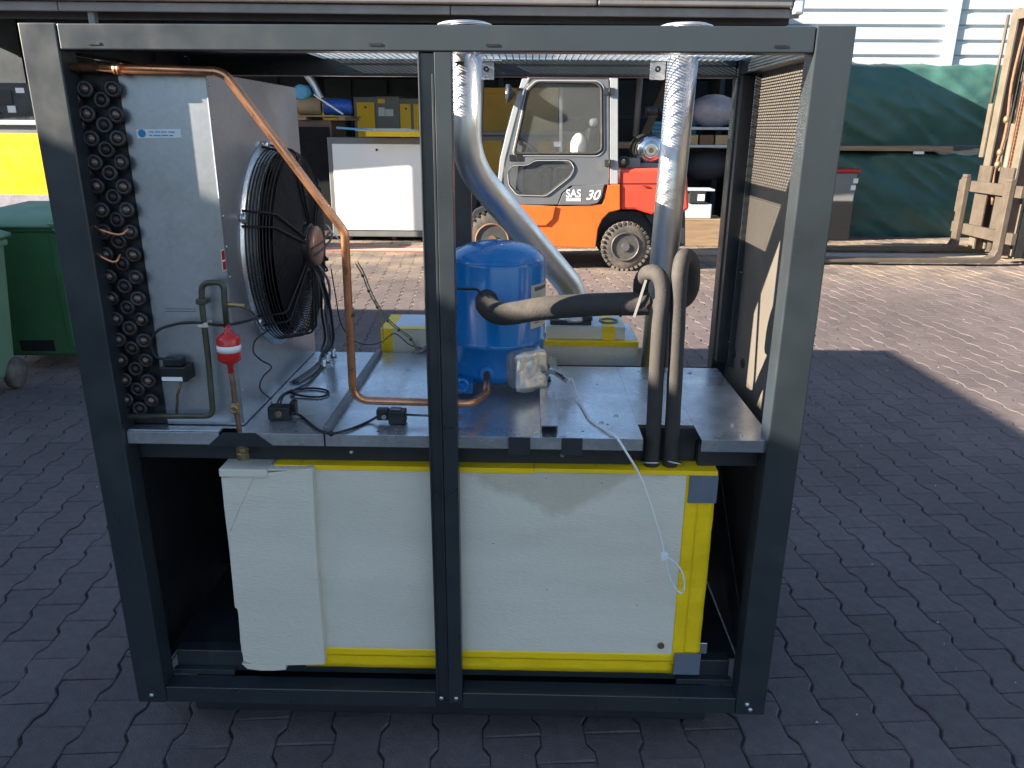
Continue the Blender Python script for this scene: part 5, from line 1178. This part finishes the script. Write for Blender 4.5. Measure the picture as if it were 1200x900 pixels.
pipe('hydraulic_hose', 'black_rubber', m2, smooth_path([(CX+.26, 8.80, 2.9), (CX+.25, 8.79, 2.0), (CX+.24, 8.82, 1.4), (CX+.22, 8.78, 0.9)]), 0.016, 8)
for z in (1.75, 1.35, 1.2): MB().ball((CX+.19, 8.74, z), 0.04, (1, 1, 1.3), 10).build('hose_fitting', 'brass', m2)
MB().box(CX+.12, CX+.15, 9.0, 9.09, 1.28, 1.95).build('guard_plate', 'mast_cream', m2, 0.006)
pipe('guard_bar', 'worn_steel', m2, [(CX+.13, 9.05, 1.95), (CX+.14, 9.05, 3.0)], 0.02, 8)
MB().box(CX+.52, CX+1.3, 8.2, 9.2, 0.25, 0.8).build('front_axle_housing', 'grey_paint', m2, 0.03)
for y_ in (8.0, 9.15):
    MB().lathe([(0.2, 0), (0.33, 0), (0.35, 0.03), (0.35, 0.19), (0.33, 0.22), (0.2, 0.22)], (CX+.95, y_, 0.35), (0, 1, 0), 32).build('wheel', 'tyre', m2)
MB().box(CX+1.0, CX+2.9, 8.1, 9.25, 0.45, 1.15).build('truck_body', 'grey_paint', m2, 0.06)
MB().box(CX+1.05, CX+1.12, 8.1, 9.25, 1.151, 2.1).box(CX+2.5, CX+2.57, 8.1, 9.25, 1.151, 2.1).box(CX+1.0, CX+2.6, 8.08, 9.27, 2.101, 2.16).build('overhead_guard', 'grey_paint', m2, 0.02)
for y_ in (8.05, 9.1):
    MB().lathe([(0.15, 0), (0.26, 0), (0.28, 0.03), (0.28, 0.17), (0.26, 0.2), (0.15, 0.2)], (CX+2.5, y_, 0.28), (0, 1, 0), 28).build('wheel', 'tyre', m2)
# timbers lying near the forks
tag(MB().box(4.2, 6.6, 9.25, 9.45, 0.0, 0.07).build('timber_beam', 'wood', None, 0.005), 'long timber lying on the ground behind the far fork', 'timber')

#================================================================ GREEN BINS
def wheelie(label, cx, cy, w_, d_, h_, m_, rz=0.0, lidm=None):
    t = thing('wheeled_bin', label, 'bin', (cx, cy, 0)); lidm = lidm or m_
    Rm = Matrix.Translation((cx, cy, 0)) @ Matrix.Rotation(rz, 4, 'Z')
    def bxt(x0, x1, y0, y1, z0_, z1_, k=1.0):
        b_ = MB().box(x0, x1, y0, y1, z0_, z1_)
        for v_ in b_.v:
            f = 0.80+0.20*min(1, max(0, v_.z/(h_*0.9))); v_.x *= f*k; v_.y *= f
            v_[:] = (Rm @ v_)[:]
        return b_
    bxt(-w_/2, w_/2, -d_/2, d_/2, 0.09, h_*0.90).build('tub', m_, t, 0.03, seg=3)
    bxt(-w_/2-.012, w_/2+.012, -d_/2-.02, d_/2+.015, h_*0.875, h_*0.915).build('rim', m_, t, 0.012)
    # ribs at the sides of the face and a lower recess
    for x in (-w_*.43, w_*.36): bxt(x, x+w_*.07, -d_/2-.012, -d_/2+.01, 0.16, h_*0.86).build('rib', m_, t, 0.006)
    bxt(-w_*.2, w_*.2, -d_/2-.004, -d_/2+.02, 0.13, 0.21).build('comb_slot', 'black_plastic', t, 0.004)
    # domed lid
    vs_ = []; fs_ = []; n_ = 12
    for i in range(n_+1):
        for j in range(n_+1):
            u, v_ = i/n_*2-1, j/n_*2-1; e = max(abs(u), abs(v_))
            vs_.append(Rm @ Vector((u*(w_/2+.025), v_*(d_/2+.035), h_*0.918+0.085*(1-e**3.0)+(0.03*(v_+1)/2))))
    for i in range(n_):
        for j in range(n_): fs_.append((i*(n_+1)+j, (i+1)*(n_+1)+j, (i+1)*(n_+1)+j+1, i*(n_+1)+j+1))
    k = len(vs_); lo = [v_-Vector((0, 0, 0.02)) for v_ in vs_]
    rim_ = [i*(n_+1) for i in range(n_+1)]+[n_*(n_+1)+j for j in range(1, n_+1)]+[i*(n_+1)+n_ for i in range(n_-1, -1, -1)]+[j for j in range(n_-1, 0, -1)]
    MB().add(vs_+lo, fs_+[tuple(q+k for q in reversed(f)) for f in fs_]+[(rim_[i], rim_[(i+1) % len(rim_)], rim_[(i+1) % len(rim_)]+k, rim_[i]+k) for i in range(len(rim_))], True).build('lid', lidm, t)
    for sx in (-1, 1):
        c = Rm @ Vector((sx*(w_*.38), d_*.36, 0.10)); ax_ = Rm.to_3x3() @ Vector((sx, 0, 0))
        MB().lathe([(0.03, 0), (0.095, 0), (0.1, 0.01), (0.1, 0.04), (0.095, 0.05), (0.03, 0.05)], c, ax_, 26).build('wheel', 'tyre', t)
    h0 = Rm @ Vector((w_/2+.005, -d_/2-.01, h_*.90)); 
    MB().prism([Rm @ Vector(q) for q in ((w_/2-.09, -d_/2-.035, h_*.93), (w_/2+.03, -d_/2-.035, h_*.93), (w_/2+.03, -d_/2-.035, h_*.86), (w_/2-.005, -d_/2-.035, h_*.80), (w_/2-.04, -d_/2-.035, h_*.87))], Rm.to_3x3() @ Vector((0, 0.03, 0))).build('lid_bracket', 'bin_light_green', t, 0.004)
    return t
wheelie('dark green wheeled bin standing just left of the frame', -3.16, 3.62, 0.70, 0.78, 1.08, 'bin_green', 0.05, 'bin_light_green')
b2 = wheelie('paler green wheeled bin cut off by the left picture edge', -3.30, 2.66, 0.62, 0.62, 1.02, 'bin_light_green', 0.1)

#================================================================ BUILDINGS THAT SHADE THE YARD (left of and behind the photographer)
nb = thing('neighbour_building', 'plain rendered two level building left behind the photographer', 'building', (-9, -6, 0))
k1 = 9.5
MB().box(-10.7, -6.5, -16, 4.04-0.28*k1, 0, 0.41*k1).build('low_wing', 'wall_plaster', nb)
k2 = 11.0
MB().box(-18.0, -10.702, -16, 5.25-0.28*k2, 0, 0.41*k2).build('high_wing', 'wall_plaster', nb)
for z in (1.0,):
    for k in range(5):
        w0 = bx('window', 'dark_steel', nb, -6.499, -6.46, -13+k*2.8, -11.6+k*2.8, 1.0, 2.4, 0.004)
